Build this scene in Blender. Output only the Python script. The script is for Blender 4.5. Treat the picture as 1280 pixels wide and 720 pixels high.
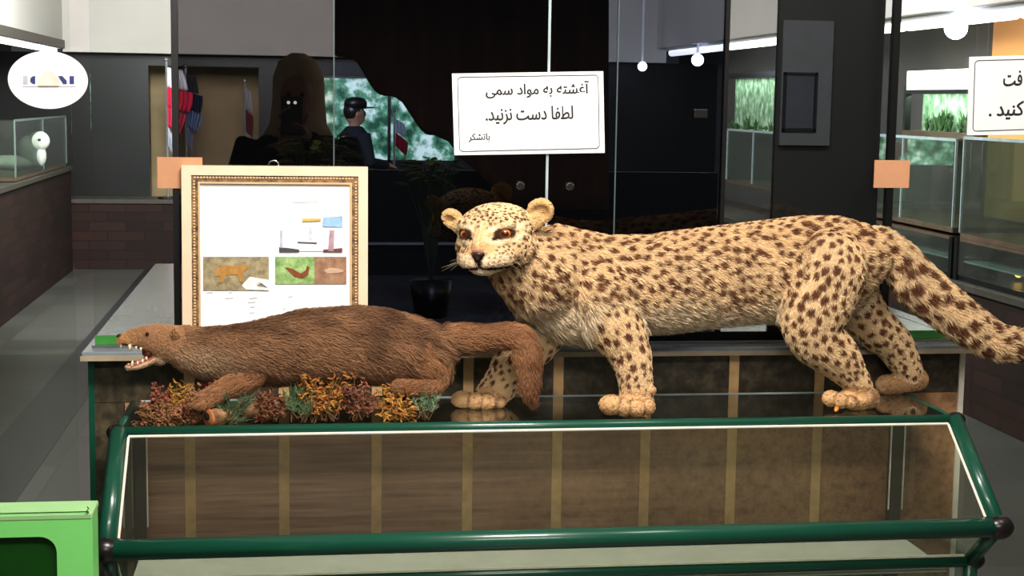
import bpy, bmesh, math, random
import numpy as np
from mathutils import Vector, Matrix, noise
from mathutils.kdtree import KDTree

for o in list(bpy.data.objects): bpy.data.objects.remove(o)
SC = bpy.context.scene
COL = SC.collection
random.seed(7); rng = np.random.default_rng(7)

# ------------------------------------------------------------------ camera
YAW, PITCH, ROLL, FPX = 0.14256, -0.12194, 0.01500, 1914.0
CAM = np.array([-0.6655, -3.8521, 1.6381])
def cam_axes():
    cy, sy, cp, sp = math.cos(YAW), math.sin(YAW), math.cos(PITCH), math.sin(PITCH)
    f = np.array([sy*cp, cy*cp, sp]); r = np.array([cy, -sy, 0.]); u = np.cross(r, f)
    c, s = math.cos(ROLL), math.sin(ROLL)
    return c*r+s*u, -s*r+c*u, f
CR, CU, CF = cam_axes()
cd = bpy.data.cameras.new('camera'); cam = bpy.data.objects.new('camera', cd); COL.objects.link(cam)
cd.sensor_width = 36; cd.lens = FPX/1280*36; cd.clip_end = 100
cam.matrix_world = Matrix([[CR[i], CU[i], -CF[i], CAM[i]] for i in range(3)]+[[0, 0, 0, 1]])
SC.camera = cam
def ray(x, y): return CF*FPX+CR*(x-640)-CU*(y-360)
def UY(x, y, Y): d = ray(x, y); return CAM+d*((Y-CAM[1])/d[1])      # point of the plane Y = const that the photo shows at (x, y)
def UZ(x, y, Z): d = ray(x, y); return CAM+d*((Z-CAM[2])/d[2])
def UX(x, y, X): d = ray(x, y); return CAM+d*((X-CAM[0])/d[0])

# ------------------------------------------------------------------ world, view, light
SC.view_settings.view_transform = 'Standard'; SC.view_settings.look = 'None'
SC.view_settings.gamma = 1; SC.view_settings.exposure = 0.0; SC.view_settings.use_curve_mapping = False
SC.cycles.transparent_max_bounces = 24; SC.cycles.max_bounces = 8
W = bpy.data.worlds.new('world'); SC.world = W; W.use_nodes = True
W.node_tree.nodes['Background'].inputs[0].default_value = (0.9, 0.95, 1.0, 1)
W.node_tree.nodes['Background'].inputs[1].default_value = 0.05
def area(name, loc, target, size, power, col=(1, 1, 1), sy=None):
    l = bpy.data.lights.new(name, 'AREA'); l.energy = power; l.size = size; l.color = col
    if sy: l.shape = 'RECTANGLE'; l.size_y = sy
    o = bpy.data.objects.new(name, l); COL.objects.link(o); o.location = loc
    o.rotation_euler = (Vector(target)-Vector(loc)).to_track_quat('-Z', 'Y').to_euler()
    return o
area('ceiling_lamp_front', (-0.3, -1.45, 3.1), (0.0, 0.3, 0.9), 0.9, 132, (1.0, 0.95, 0.87), 0.5)
area('hall_fill', (-0.5, -4.6, 3.05), (0.0, 0.3, 0.7), 2.2, 75, (1.0, 0.94, 0.85), 0.35)  # added frontal fill in place of general room light, no fixture known
area('ceiling_lamp_side', (1.5, -1.0, 3.1), (0.1, 0.3, 0.9), 0.8, 25, (1.0, 0.95, 0.86))
area('rear_fill', (-1.2, 6.5, 3.0), (-1.8, 11.0, 1.7), 1.5, 420, (0.95, 0.97, 1.0))  # added fill, aimed to brighten the far fascia
area('rear_right_fill', (0.8, 4.5, 3.0), (2.9, 5.2, 1.6), 1.5, 200, (0.95, 0.97, 1.0))  # added fill, aimed to brighten the right side exhibits

# ------------------------------------------------------------------ materials
def lin(c):
    return tuple(((v/255)/12.92 if v/255 <= 0.04045 else ((v/255+0.055)/1.055)**2.4) for v in c)
def hexc(*c): return lin(c)+(1.0,)
class NT:
    def __init__(s, name):
        s.m = bpy.data.materials.new(name); s.m.use_nodes = True; s.t = s.m.node_tree; s.n = s.t.nodes; s.l = s.t.links
        s.b = s.n['Principled BSDF']; s.out = s.n['Material Output']
    def new(s, typ, **kw):
        n = s.n.new(typ)
        for k, v in kw.items():
            if k in n.inputs: n.inputs[k].default_value = v
            else: setattr(n, k, v)
        return n
    def link(s, a, b): s.l.new(a, b)
    def ramp(s, fac, stops):
        r = s.n.new('ShaderNodeValToRGB'); e = r.color_ramp.elements
        while len(e) < len(stops): e.new(0.5)
        for i, (p, c) in enumerate(stops): e[i].position = p; e[i].color = c
        s.link(fac, r.inputs[0]); return r.outputs[0]
    def noise(s, scale, detail=4, vec=None, rough=0.55):
        n = s.new('ShaderNodeTexNoise'); n.inputs['Scale'].default_value = scale; n.inputs['Detail'].default_value = detail; n.inputs['Roughness'].default_value = rough
        if vec is not None: s.link(vec, n.inputs['Vector'])
        return n.outputs['Fac']
    def coord(s, which='Object', scale=(1, 1, 1), rot=(0, 0, 0)):
        t = s.n.new('ShaderNodeTexCoord'); mp = s.n.new('ShaderNodeMapping'); mp.inputs['Scale'].default_value = scale; mp.inputs['Rotation'].default_value = rot
        s.link(t.outputs[which], mp.inputs[0]); return mp.outputs[0]
    def bump(s, fac, strength=0.2, dist=0.01):
        b = s.n.new('ShaderNodeBump'); b.inputs['Strength'].default_value = strength; b.inputs['Distance'].default_value = dist
        s.link(fac, b.inputs['Height']); s.link(b.outputs[0], s.b.inputs['Normal'])
def mat(name, rgb, rough=0.5, metal=0.0, spec=0.5, vary=0.12, scale=20, coat=0.0):
    """a plain surface with slight procedural unevenness"""
    t = NT(name); c = lin(rgb)
    f = t.noise(scale, 3, t.coord())
    lo = tuple(v*(1-vary) for v in c)+(1,); hi = tuple(min(1, v*(1+vary)) for v in c)+(1,)
    t.link(t.ramp(f, [(0.3, lo), (0.7, hi)]), t.b.inputs['Base Color'])
    t.b.inputs['Roughness'].default_value = rough; t.b.inputs['Metallic'].default_value = metal
    t.b.inputs['Specular IOR Level'].default_value = spec; t.b.inputs['Coat Weight'].default_value = coat
    return t.m
def two(name, stops, scale, rough=0.5, cscale=(1, 1, 1), detail=5, spec=0.5, bump=0, metal=0):
    t = NT(name); f = t.noise(scale, detail, t.coord(scale=cscale), 0.62)
    t.link(t.ramp(f, [(p, hexc(*c)) for p, c in stops]), t.b.inputs['Base Color'])
    t.b.inputs['Roughness'].default_value = rough; t.b.inputs['Specular IOR Level'].default_value = spec; t.b.inputs['Metallic'].default_value = metal
    if bump: t.bump(f, bump)
    return t.m
def glass(name, tint=(255, 255, 255), refl=1.0, rough=0.0, dust_veil=0.0, dust_veil_col=(150, 150, 140)):
    """flat pane: light goes straight through, tinted, with a Fresnel mirror on top"""
    t = NT(name); t.n.remove(t.b)
    tr = t.new('ShaderNodeBsdfTransparent'); tr.inputs[0].default_value = hexc(*tint)
    gl = t.new('ShaderNodeBsdfGlossy'); gl.inputs['Roughness'].default_value = rough; gl.inputs[0].default_value = (1, 1, 1, 1)
    lw = t.new('ShaderNodeLayerWeight'); lw.inputs['Blend'].default_value = 0.5
    pw = t.new('ShaderNodeMath', operation='POWER'); pw.inputs[1].default_value = 5.0; t.link(lw.outputs['Facing'], pw.inputs[0])
    mu = t.new('ShaderNodeMath', operation='MULTIPLY_ADD'); mu.inputs[1].default_value = 0.96*refl; mu.inputs[2].default_value = 0.03*refl; mu.use_clamp = True; t.link(pw.outputs[0], mu.inputs[0])
    base = tr.outputs[0]
    if dust_veil:
        df = t.new('ShaderNodeBsdfDiffuse'); df.inputs[0].default_value = hexc(*dust_veil_col)
        f = t.noise(6, 5, t.coord()); r = t.ramp(f, [(0.3, (dust_veil*0.7,)*3+(1,)), (0.75, (dust_veil*1.3,)*3+(1,))])
        mx = t.new('ShaderNodeMixShader'); t.link(r, mx.inputs[0]); t.link(tr.outputs[0], mx.inputs[1]); t.link(df.outputs[0], mx.inputs[2]); base = mx.outputs[0]
    m2 = t.new('ShaderNodeMixShader'); t.link(mu.outputs[0], m2.inputs[0]); t.link(base, m2.inputs[1]); t.link(gl.outputs[0], m2.inputs[2])
    t.link(m2.outputs[0], t.out.inputs[0]); return t.m
def emit(name, rgb, power):
    t = NT(name); t.b.inputs['Base Color'].default_value = hexc(*rgb)
    t.b.inputs['Emission Color'].default_value = hexc(*rgb); t.b.inputs['Emission Strength'].default_value = power
    return t.m
def vcol(name, attr='paint', rough=0.75, spec=0.15):
    t = NT(name); a = t.new('ShaderNodeAttribute'); a.attribute_name = attr
    t.link(a.outputs['Color'], t.b.inputs['Base Color']); t.b.inputs['Roughness'].default_value = rough; t.b.inputs['Specular IOR Level'].default_value = spec
    return t.m

# ------------------------------------------------------------------ mesh helpers
class MB:
    def __init__(s): s.v = []; s.f = []; s.mi = []; s.cur = 0
    def add(s, V, Fs):
        o = len(s.v); s.v += [tuple(float(c) for c in p) for p in V]; s.f += [tuple(i+o for i in q) for q in Fs]; s.mi += [s.cur]*len(Fs); return s
    def box(s, x0, x1, y0, y1, z0, z1):
        V = [(x, y, z) for x in (x0, x1) for y in (y0, y1) for z in (z0, z1)]
        return s.add(V, [(0, 1, 3, 2), (4, 6, 7, 5), (0, 4, 5, 1), (2, 3, 7, 6), (0, 2, 6, 4), (1, 5, 7, 3)])
    def rings(s, rings, cap=True, close=False):
        n = len(rings[0]); V = [p for r in rings for p in r]; Fs = []
        for k in range(len(rings)-1):
            for i in range(n):
                j = (i+1) % n; Fs.append((k*n+i, k*n+j, (k+1)*n+j, (k+1)*n+i))
        if cap: Fs.append(tuple(range(n))[::-1]); Fs.append(tuple((len(rings)-1)*n+i for i in range(n)))
        return s.add(V, Fs)
    def tube(s, pts, rad, n=10, up=(0, 1, 0), flat=1.0, cap=True):
        """round bar through pts; rad a number or one per point; flat scales the second axis"""
        P = [np.array(p, float) for p in pts]; R = rad if hasattr(rad, '__len__') else [rad]*len(P); rings = []
        for i, p in enumerate(P):
            t = P[min(i+1, len(P)-1)]-P[max(i-1, 0)]; t /= (np.linalg.norm(t)+1e-12)
            a = np.array(up, float); a = a-t*(a@t)
            if np.linalg.norm(a) < 1e-3: a = np.array((1, 0, 0.))-t*t[0]
            a /= np.linalg.norm(a); b = np.cross(t, a)
            rings.append([p+R[i]*(math.cos(q)*a+flat*math.sin(q)*b) for q in np.linspace(0, 2*math.pi, n, endpoint=False)])
        return s.rings(rings, cap)
    def ell(s, c, ax, nu=16, nv=10):
        """ellipsoid with centre c and three axis vectors"""
        c = np.array(c, float); A = [np.array(a, float) for a in ax]; V = [c-A[2]]; Fs = []
        for k in range(1, nv):
            th = -math.pi/2+math.pi*k/nv
            for i in range(nu):
                q = 2*math.pi*i/nu; V.append(c+A[0]*math.cos(th)*math.cos(q)+A[1]*math.cos(th)*math.sin(q)+A[2]*math.sin(th))
        V.append(c+A[2]); L = len(V)-1
        for i in range(nu):
            j = (i+1) % nu; Fs.append((0, 1+j, 1+i)); Fs.append((L, L-nu+i, L-nu+j))
            for k in range(nv-2): Fs.append((1+k*nu+i, 1+k*nu+j, 1+(k+1)*nu+j, 1+(k+1)*nu+i))
        return s.add(V, Fs)
    def ball(s, c, r, nu=14, nv=9): return s.ell(c, ((r, 0, 0), (0, r, 0), (0, 0, r)), nu, nv)
    def slab(s, poly, off):
        """a flat polygon (3-D points) given thickness along the vector off"""
        n = len(poly); off = np.array(off, float); V = [np.array(p, float) for p in poly]; V += [p+off for p in V]
        return s.add(V, [tuple(range(n))[::-1], tuple(range(n, 2*n))]+[(i, (i+1) % n, n+(i+1) % n, n+i) for i in range(n)])
    def build(s, name, mats, parent=None, smooth=False, bevel=0, loc=None):
        me = bpy.data.meshes.new(name); me.from_pydata(s.v, [], s.f)
        for m in (mats if isinstance(mats, (list, tuple)) else [mats]): me.materials.append(m)
        me.polygons.foreach_set('material_index', s.mi)
        bm = bmesh.new(); bm.from_mesh(me); bmesh.ops.recalc_face_normals(bm, faces=bm.faces); bm.to_mesh(me); bm.free()
        if smooth: me.polygons.foreach_set('use_smooth', [True]*len(me.polygons))
        o = bpy.data.objects.new(name, me); COL.objects.link(o)
        if bevel:
            b = o.modifiers.new('bevel', 'BEVEL'); b.width = bevel; b.segments = 2; b.limit_method = 'ANGLE'
        if parent is not None:
            o.parent = parent; o.matrix_parent_inverse = parent.matrix_world.inverted() if False else Matrix.Translation(-parent.location)
        return o
def tag(o, label=None, cat=None, group=None, kind=None):
    if label: o['label'] = label
    if cat: o['category'] = cat
    if group: o['group'] = group
    if kind: o['kind'] = kind
    return o
def thing(name, loc, label, cat, group=None):
    o = bpy.data.objects.new(name, None); COL.objects.link(o); o.location = tuple(float(c) for c in loc); o.empty_display_size = 0.05
    return tag(o, label, cat, group)
def struct(o): o['kind'] = 'structure'; return o
def copy_thing(o, loc, label):
    r = o.copy(); COL.objects.link(r); r.location = loc; r['label'] = label
    for ch in list(o.children):
        c = ch.copy(); COL.objects.link(c); c.parent = r
        for g in list(ch.children):
            d = g.copy(); COL.objects.link(d); d.parent = c
    return r

# ------------------------------------------------------------------ shared materials
M_green = mat('green_enamel', (18, 72, 55), 0.28, 0, 0.5, 0.06, 8, 0.3)
M_blackcap = mat('black_plastic', (24, 18, 18), 0.3)
M_bead = mat('sealant_bead', (226, 220, 205), 0.45)
M_clear = glass('clear_glass', (250, 253, 251), 0.8)
M_clear2 = glass('clear_glass_dusty', (225, 234, 228), 1.2, 0.02, 0.06, (170, 170, 160))
M_top = glass('case_top_glass', (168, 180, 172), 1.5, 0.04, 0.03, (150, 150, 140))
M_smoke = glass('smoked_glass', (178, 176, 178), 1.0)
M_smoke2 = glass('dark_smoked_glass', (176, 180, 190), 1.0)
M_lite = glass('light_glass', (236, 238, 238), 0.8)
M_black = mat('black_panel', (10, 10, 11), 0.35)
M_gedge = mat('green_glass_edge', (60, 128, 60), 0.15, 0, 0.6)
M_bright = mat('polished_glass_edge', (165, 180, 185), 0.25, 0, 0.7)
M_chrome = mat('chrome', (200, 200, 200), 0.2, 1.0)
M_white = mat('white_paper', (240, 240, 240), 0.6, 0, 0.3, 0.02)
M_ink = mat('black_ink', (24, 22, 24), 0.6)
M_card = mat('tan_cardboard', (196, 142, 106), 0.8, 0, 0.2, 0.06, 14)
M_dk = mat('dark_wall_panel', (15, 15, 13), 0.4, 0, 0.35, 0.2, 2)
M_fascia = mat('pale_plaster', (196, 190, 182), 0.8, 0, 0.2, 0.05, 1.5)

# ================================================================== SETTING
# floor: grey granite tiles with a darker lengthwise band
t = NT('grey_floor_tiles')
co = t.coord('Object')
br = t.new('ShaderNodeTexBrick'); t.link(co, br.inputs['Vector']); br.offset = 0.0
br.inputs['Scale'].default_value = 1.0; br.inputs['Brick Width'].default_value = 0.85; br.inputs['Row Height'].default_value = 0.6
br.inputs['Mortar Size'].default_value = 0.006; br.inputs['Color1'].default_value = hexc(98, 97, 91); br.inputs['Color2'].default_value = hexc(76, 75, 69); br.inputs['Mortar'].default_value = hexc(70, 70, 66)
nz = t.noise(60, 6, co); mm = t.new('ShaderNodeMix', data_type='RGBA', blend_type='MULTIPLY'); mm.inputs[0].default_value = 0.5
t.link(br.outputs[0], mm.inputs[6]); t.link(t.ramp(nz, [(0.3, (0.6, 0.6, 0.6, 1)), (0.7, (1.1, 1.1, 1.1, 1))]), mm.inputs[7])
t.link(mm.outputs[2], t.b.inputs['Base Color']); t.b.inputs['Roughness'].default_value = 0.33
M_floor = t.m
M_band = two('dark_floor_granite', [(0.3, (30, 30, 32)), (0.7, (44, 44, 46))], 30, 0.4)
struct(MB().box(-6, 6, -5, 13, -0.1, 0).build('floor', M_floor))
struct(MB().box(-2.06, -1.78, -5, 11.2, 0.0, 0.002).build('trim_1', M_band))
struct(MB().box(-6, 6, -5, 13, 3.2, 3.3).build('ceiling', M_fascia))
YF = 11.4
# far wall: dark panels with a wide recess on the left and an opening for the reflected window
w = MB()
w.box(-3.6, -2.05, YF, YF+0.2, 0, 2.03).box(-1.0, -0.40, YF, YF+0.2, 0, 2.03).box(0.95, 3.6, YF, YF+0.2, 0, 2.03)
w.box(-2.05, -1.0, YF, YF+0.2, 1.92, 2.03).box(-0.40, 0.95, YF, YF+0.2, 0, 1.0).box(-0.40, 0.95, YF, YF+0.2, 1.86, 2.03)
struct(w.build('wall_back', M_dk))
struct(MB().box(-2.81, 3.0, YF-0.25, YF+0.2, 2.03, 3.2).build('trim_2', M_fascia))
struct(MB().box(-3.6, -2.81, -2, YF+0.2, 2.13, 3.2).build('trim_3', M_fascia))
struct(MB().box(-2.835, -2.79, -2, YF-0.25, 2.06, 2.135).build('trim_4', mat('dark_edge_trim', (70, 62, 54), 0.5)))
struct(MB().box(2.9, 3.7, -2, YF+0.2, 2.17, 3.2).build('trim_5', M_fascia))
M_tan = mat('beige_recess', (186, 160, 120), 0.7, 0, 0.3, 0.12, 3)
struct(MB().box(-2.2, -0.9, YF+0.9, YF+1.0, 0, 2.1).build('wall_recess', M_tan))
struct(MB().box(-3.8, -3.6, -5, 13, 0, 3.2).build('wall_left', M_dk))
struct(MB().box(3.6, 3.8, -5, 13, 0, 3.2).build('wall_right', mat('grey_wall', (82, 80, 78), 0.6, 0, 0.3, 0.08, 2)))
# reflection of a bright green window, built as a glowing pane here
t = NT('reflected_garden_view'); f = t.noise(9, 6, t.coord())
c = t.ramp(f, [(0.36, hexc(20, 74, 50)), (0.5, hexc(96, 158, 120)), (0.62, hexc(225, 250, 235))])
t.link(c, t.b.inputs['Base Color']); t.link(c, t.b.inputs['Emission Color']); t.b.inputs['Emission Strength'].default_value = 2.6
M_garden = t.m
wd = struct(MB().box(-0.40, 0.95, YF+0.10, YF+0.12, 1.0, 1.86).build('reflected_window_1', M_garden))
b = MB()
for x in (-0.40, 0.26, 0.93): b.box(x, x+0.03, YF+0.03, YF+0.09, 1.0, 1.86)
b.box(-0.40, 0.95, YF+0.03, YF+0.09, 1.0, 1.03).box(-0.40, 0.95, YF+0.03, YF+0.09, 1.83, 1.86)
b.build('reflected_window_frame', M_black, wd)

# brick plinths along the side and far walls
t = NT('dark_brick')
br = t.new('ShaderNodeTexBrick'); tc = t.n.new('ShaderNodeTexCoord')
sx = t.new('ShaderNodeSeparateXYZ'); t.link(tc.outputs['Object'], sx.inputs[0]); ad = t.new('ShaderNodeMath', operation='ADD'); t.link(sx.outputs[0], ad.inputs[0]); t.link(sx.outputs[1], ad.inputs[1])
cb = t.new('ShaderNodeCombineXYZ'); t.link(ad.outputs[0], cb.inputs[0]); t.link(sx.outputs[2], cb.inputs[1]); t.link(cb.outputs[0], br.inputs['Vector'])
br.inputs['Scale'].default_value = 1; br.inputs['Brick Width'].default_value = 0.34; br.inputs['Row Height'].default_value = 0.09; br.inputs['Mortar Size'].default_value = 0.006
br.inputs['Color1'].default_value = hexc(52, 32, 26); br.inputs['Color2'].default_value = hexc(36, 23, 20); br.inputs['Mortar'].default_value = hexc(28, 24, 21)
t.link(br.outputs[0], t.b.inputs['Base Color']); t.b.inputs['Roughness'].default_value = 0.75; t.b.inputs['Specular IOR Level'].default_value = 0.2
M_brick = t.m
M_wood = mat('dark_wood_edge', (92, 74, 58), 0.4, 0, 0.5, 0.2, 10)
M_stonetop = mat('grey_stone_top', (70, 66, 58), 0.4)

def plinth(name, x0, x1, y0, y1, h, label):
    r = thing(name, ((x0+x1)/2, (y0+y1)/2, 0), label, 'plinth', 'brick exhibit plinths along the hall walls')
    MB().box(x0, x1, y0, y1, 0, h-0.04).build('brick_base', M_brick, r)
    MB().box(x0-0.02, x1+0.02, y0-0.02, y1, h-0.04, h).build('stone_top', M_stonetop, r, bevel=0.004)
    return r
plinth('brick_plinth', -3.55, -2.71, 2.0, YF-0.6, 0.975, 'dark brick plinth along the left wall under the vitrine with a white carving')
plinth('brick_plinth', -3.5, 0.95, YF-0.5, YF-0.02, 0.66, 'dark brick plinth across the far end of the hall below the flags')
plinth('brick_plinth', 2.9, 3.55, 1.0, YF-0.6, 0.70, 'dark brick plinth along the right wall behind the leopard tail')

def wall_vitrine(x0, x1, y0, y1, z0, z1, label, divs, side):
    """glass box on the plinth: wooden base edge, panes, bright top edge"""
    r = thing('exhibit_vitrine', ((x0+x1)/2, (y0+y1)/2, z0), label, 'display case', 'glass exhibit boxes along the hall walls')
    MB().box(x0, x1, y0, y1, z0, z0+0.03).build('base_board', M_wood, r, bevel=0.003)
    xf = x0 if side > 0 else x1
    MB().box(xf-0.003, xf+0.003, y0, y1, z0+0.03, z1).build('front_pane', M_clear2, r)
    for y in (y0, y1): MB().box(x0, x1, y-0.003, y+0.003, z0+0.03, z1).build('end_pane', M_clear2, r)
    MB().box(x0, x1, y0, y1, z1, z1+0.008).build('top_pane', M_clear2, r)
    b = MB(); b.box(xf-0.006, xf+0.006, y0, y1, z1-0.004, z1+0.012)
    for y in [y0+(y1-y0)*k/divs for k in range(divs+1)]: b.box(xf-0.006, xf+0.006, y-0.005, y+0.005, z0+0.03, z1)
    b.build('glass_edging', M_bright if side > 0 else mat('dull_glass_edge', (110, 126, 118), 0.3), r)
    return r
RX = 2.92
wall_vitrine(RX, RX+0.5, 4.12, 5.6, 0.95, 1.455, 'glass box on the right wall plinth below the green diorama', 2, 1)
wall_vitrine(RX, RX+0.5, 2.4, 4.02, 0.93, 1.47, 'nearest glass box on the right wall plinth, below the cut-off notice', 2, 1)
wall_vitrine(RX, RX+0.5, 7.15, 8.6, 0.98, 1.42, 'distant glass box seen through the smoked cabinet on the right', 2, 1)
wall_vitrine(-3.4, -2.72, 8.0, 10.6, 0.98, 1.43, 'glass box on the left wall plinth holding a white carving', 2, -1)

def low_counter(y0, y1, label):
    r = thing('glass_counter', (RX+0.25, (y0+y1)/2, 0.70), label, 'display counter', 'low lit counters under the glass boxes')
    MB().box(RX, RX+0.5, y0, y1, 0.70, 0.73).build('bottom_board', M_black, r)
    MB().box(RX, RX+0.5, y0, y1, 0.915, 0.93).build('top_board', M_wood, r)
    MB().box(RX+0.49, RX+0.5, y0, y1, 0.73, 0.915).build('back_panel', mat('counter_lining', (120, 116, 104), 0.5, 0, 0.5, 0.3, 3), r)
    MB().box(RX-0.003, RX+0.003, y0, y1, 0.73, 0.915).build('front_pane', M_clear2, r)
    MB().box(RX+0.02, RX+0.45, y0+0.05, y1-0.05, 0.80, 0.81).build('shelf', M_bright, r)
    for y in (y0+0.01, y1-0.01): MB().box(RX-0.012, RX+0.03, y-0.02, y+0.02, 0.70, 0.93).build('post', M_black, r)
    return r
low_counter(4.1, 5.6, 'low lit counter beneath the glass box by the green diorama')
low_counter(2.2, 4.05, 'low lit counter beneath the nearest right wall glass box')
r = thing('counter_lamp', (RX+0.2, 3.72, 0.731), 'small warm lamp glowing inside the low right counter', 'lamp')
MB().tube([(RX+0.2, 3.72, 0.731), (RX+0.2, 3.72, 0.75)], 0.02, 10).build('lamp_base', M_blackcap, r)
MB().ball((RX+0.2, 3.72, 0.772), 0.022).build('bulb', emit('warm_bulb', (255, 190, 90), 5), r, True)

# lit diorama recesses on the right wall
t = NT('painted_diorama_foliage'); f = t.noise(14, 8, t.coord(scale=(1, 1, 0.8)))
t.link(t.ramp(f, [(0.3, hexc(50, 92, 52)), (0.5, hexc(120, 160, 120)), (0.68, hexc(205, 222, 205))]), t.b.inputs['Base Color']); t.b.inputs['Roughness'].default_value = 0.7
M_dio = t.m
M_tube = emit('fluorescent_tube', (255, 250, 240), 4.0)
M_strip = emit('lit_strip_cover', (255, 246, 235), 2.0)
def diorama(y0, y1, z0, z1, zs0, zs1, label, power):
    X = 3.40
    r = thing('diorama_recess', (X, (y0+y1)/2, z0), label, 'diorama', 'lit dioramas in the right wall')
    MB().box(X+0.10, X+0.19, y0, y1, z0, z1).build('painted_backdrop', M_dio, r)
    MB().box(X-0.02, X+0.02, y0-0.04, y1+0.04, z1, z1+0.05).build('upper_frame', M_black, r)
    for ya in (y0-0.04, y1): MB().box(X-0.02, X+0.02, ya, ya+0.04, z0, z1).build('side_frame', M_black, r)
    MB().box(X-0.02, X+0.19, y0-0.04, y1+0.04, z0-0.03, z0).build('ledge', M_wood, r)
    if zs1: MB().box(X-0.02, X+0.02, y0, y1, zs0, zs1).build('light_strip', M_strip, r)
    b = MB()
    for k in range(26):
        y = random.uniform(y0+0.05, y1-0.05); h = random.uniform(0.05, 0.16); bx = X+random.uniform(0.03, 0.09)
        for q in range(5):
            e = (bx+random.uniform(-0.03, 0.03), y+random.uniform(-0.09, 0.09), z0+h*random.uniform(0.6, 1))
            b.tube([(bx, y, z0), ((bx+e[0])/2, (y+e[1])/2, z0+h*0.6), e], [0.004, 0.007, 0.001], 4)
    b.build('reeds', mat('diorama_reeds', (60, 92, 52), 0.7, 0, 0.2, 0.4, 30), r)
    l = area('diorama_light', (X+0.02, (y0+y1)/2, z1-0.01), (X+0.1, (y0+y1)/2, z0), y1-y0, power, (0.9, 1, 0.92), 0.05)
    return r
diorama(4.95, 5.97, 1.48, 1.72, 1.745, 1.87, 'lit green reed diorama right of the black cabinet post, under a white light strip', 3)
diorama(8.5, 10.4, 1.38, 1.87, 0, 0, 'dim green diorama seen through the gap left of the grey framed board', 4.5)
struct(MB().box(3.38, 3.6, 3.4, 4.72, 1.0, 2.17).build('wall_pillar', mat('orange_pillar', (226, 160, 92), 0.6, 0, 0.3, 0.05, 3)))

# fluorescent strips under the fascias
def strip(name, x, y0, y1, z, label, n, rad=0.024):
    r = thing(name, (x, (y0+y1)/2, z), label, 'ceiling light', 'fluorescent strips along the fascias')
    MB().box(x-0.05, x+0.05, y0, y1, z+0.02, z+0.05).build('housing', M_white, r)
    for k in range(n):
        a = y0+(y1-y0)*k/n
        MB().tube([(x, a+0.05, z), (x, a+(y1-y0)/n-0.05, z)], rad, 12).build('tube', M_tube, r, True)
    return r
strip('fluorescent_strip', -2.87, 6.6, YF-0.3, 2.035, 'fluorescent strip under the left fascia above the oval sticker', 3)
strip('fluorescent_strip', 3.03, 2.2, YF-0.3, 2.125, 'long fluorescent strip under the right fascia', 6, 0.034)
M_bulb = emit('bulb_glow', (225, 236, 255), 26)
for px, py, lab, rr in ((872, 75, 'bright round lamp glowing through the smoked pane in front of the strip', 0.055), (803, 83, 'smaller farther round lamp seen through the smoked pane', 0.045), (1195, 35, 'bright round lamp under the right fascia above the diorama', 0.062)):
    p = UX(px, py, 2.925) if px != 803 else UY(px, py, 10.6)
    r = thing('bulb_lamp', p+np.array((0, 0, rr)), lab, 'lamp', 'round lamps below the right light strip')
    MB().tube([p+np.array((0, 0, rr*0.8)), np.array((p[0], p[1], 2.1705 if px != 803 else 3.201))], 0.012, 10).build('socket', M_white, r)
    MB().ball(p, rr, 18, 12).build('bulb', M_bulb, r, True)

# white carving in the left vitrine: low reclining animal shape
p0 = np.array((-2.95, 9.2, 1.011))
r = thing('white_carving', p0, 'pale carved seal-like figure inside the left glass box', 'carving')
b = MB(); b.ell(p0+(-0.02, 0, 0.06), ((0.22, 0, 0), (0, 0.12, 0), (0, 0, 0.06))).ell(p0+(0.16, 0, 0.15), ((0.10, 0, 0.03), (0, 0.09, 0), (-0.05, 0, 0.13))).ell(p0+(0.22, -0.02, 0.24), ((0.085, 0, 0), (0, 0.08, 0), (0, 0, 0.08)))
b.build('figure', mat('pale_plaster_carving', (205, 208, 196), 0.6, 0, 0.3, 0.15, 12), r, True)
MB().ball(p0+(0.235, -0.098, 0.25), 0.012).build('eye', M_black, r)
# flags on the far side
def flag(name, px, py0, py1, wpx, Y, cols, label, tilt=0):
    a = UY(px, py0, Y); bt = UY(px, py1, Y); k = wpx/FPX*(Y+3.85)
    zt, zb = a[2], bt[2]; base = 0.6605
    r = thing(name, (a[0], Y, base), label, 'flag', 'flags at the far end of the hall')
    MB().tube([(a[0], Y, base), (a[0], Y, zt+0.06)], 0.012, 8).build('pole', mat('steel_pole', (170, 170, 170), 0.35, 0.6), r)
    MB().tube([(a[0], Y, base), (a[0], Y, base+0.02)], [0.10, 0.09], 16).build('stand', M_blackcap, r)
    MB().ball((a[0], Y, zt+0.07), 0.02).build('finial', M_chrome, r)
    n = len(cols); th = (zt-zb)/n
    for i, (c, wd_) in enumerate(cols):
        rings = []
        for j in range(7):
            z = zt-th*i-th*j/6*1.02; ring = []
            for q in range(25):
                s = q/24; x = a[0]+0.01+s*k*wd_*(0.75+0.25*math.sin(i*1.3+j*0.25)); ring.append((x, Y-0.02+0.035*math.sin(s*17+z*3), z-0.10*s*(i+1)/n))
            rings.append(ring+[(x_, y_+0.006, z_) for x_, y_, z_ in ring[::-1]])
        MB().rings(rings).build('cloth', mat(name+'_cloth', c, 0.75, 0, 0.2, 0.08, 8), r, True)
    return r
flag('flag', 208, 84, 182, 30, 11.02, [((235, 232, 240), 0.8), ((222, 52, 84), 1.0), ((214, 60, 90), 0.85), ((225, 225, 235), 0.35)], 'red and white flag on a pole before the beige recess')
flag('flag', 232, 92, 178, 24, 11.24, [((60, 62, 70), 0.6), ((40, 48, 72), 0.8), ((112, 130, 168), 0.9), ((150, 160, 190), 0.5)], 'blue grey flag on a pole beside the red flag')
flag('flag', 306, 110, 190, 10, 11.12, [((190, 185, 190), 0.8), ((130, 60, 60), 0.9), ((190, 190, 200), 0.6)], 'narrow reflection of the flags, built as a flag at the right edge of the beige recess')  # dim reflection of the flags, built as a third flag
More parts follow.
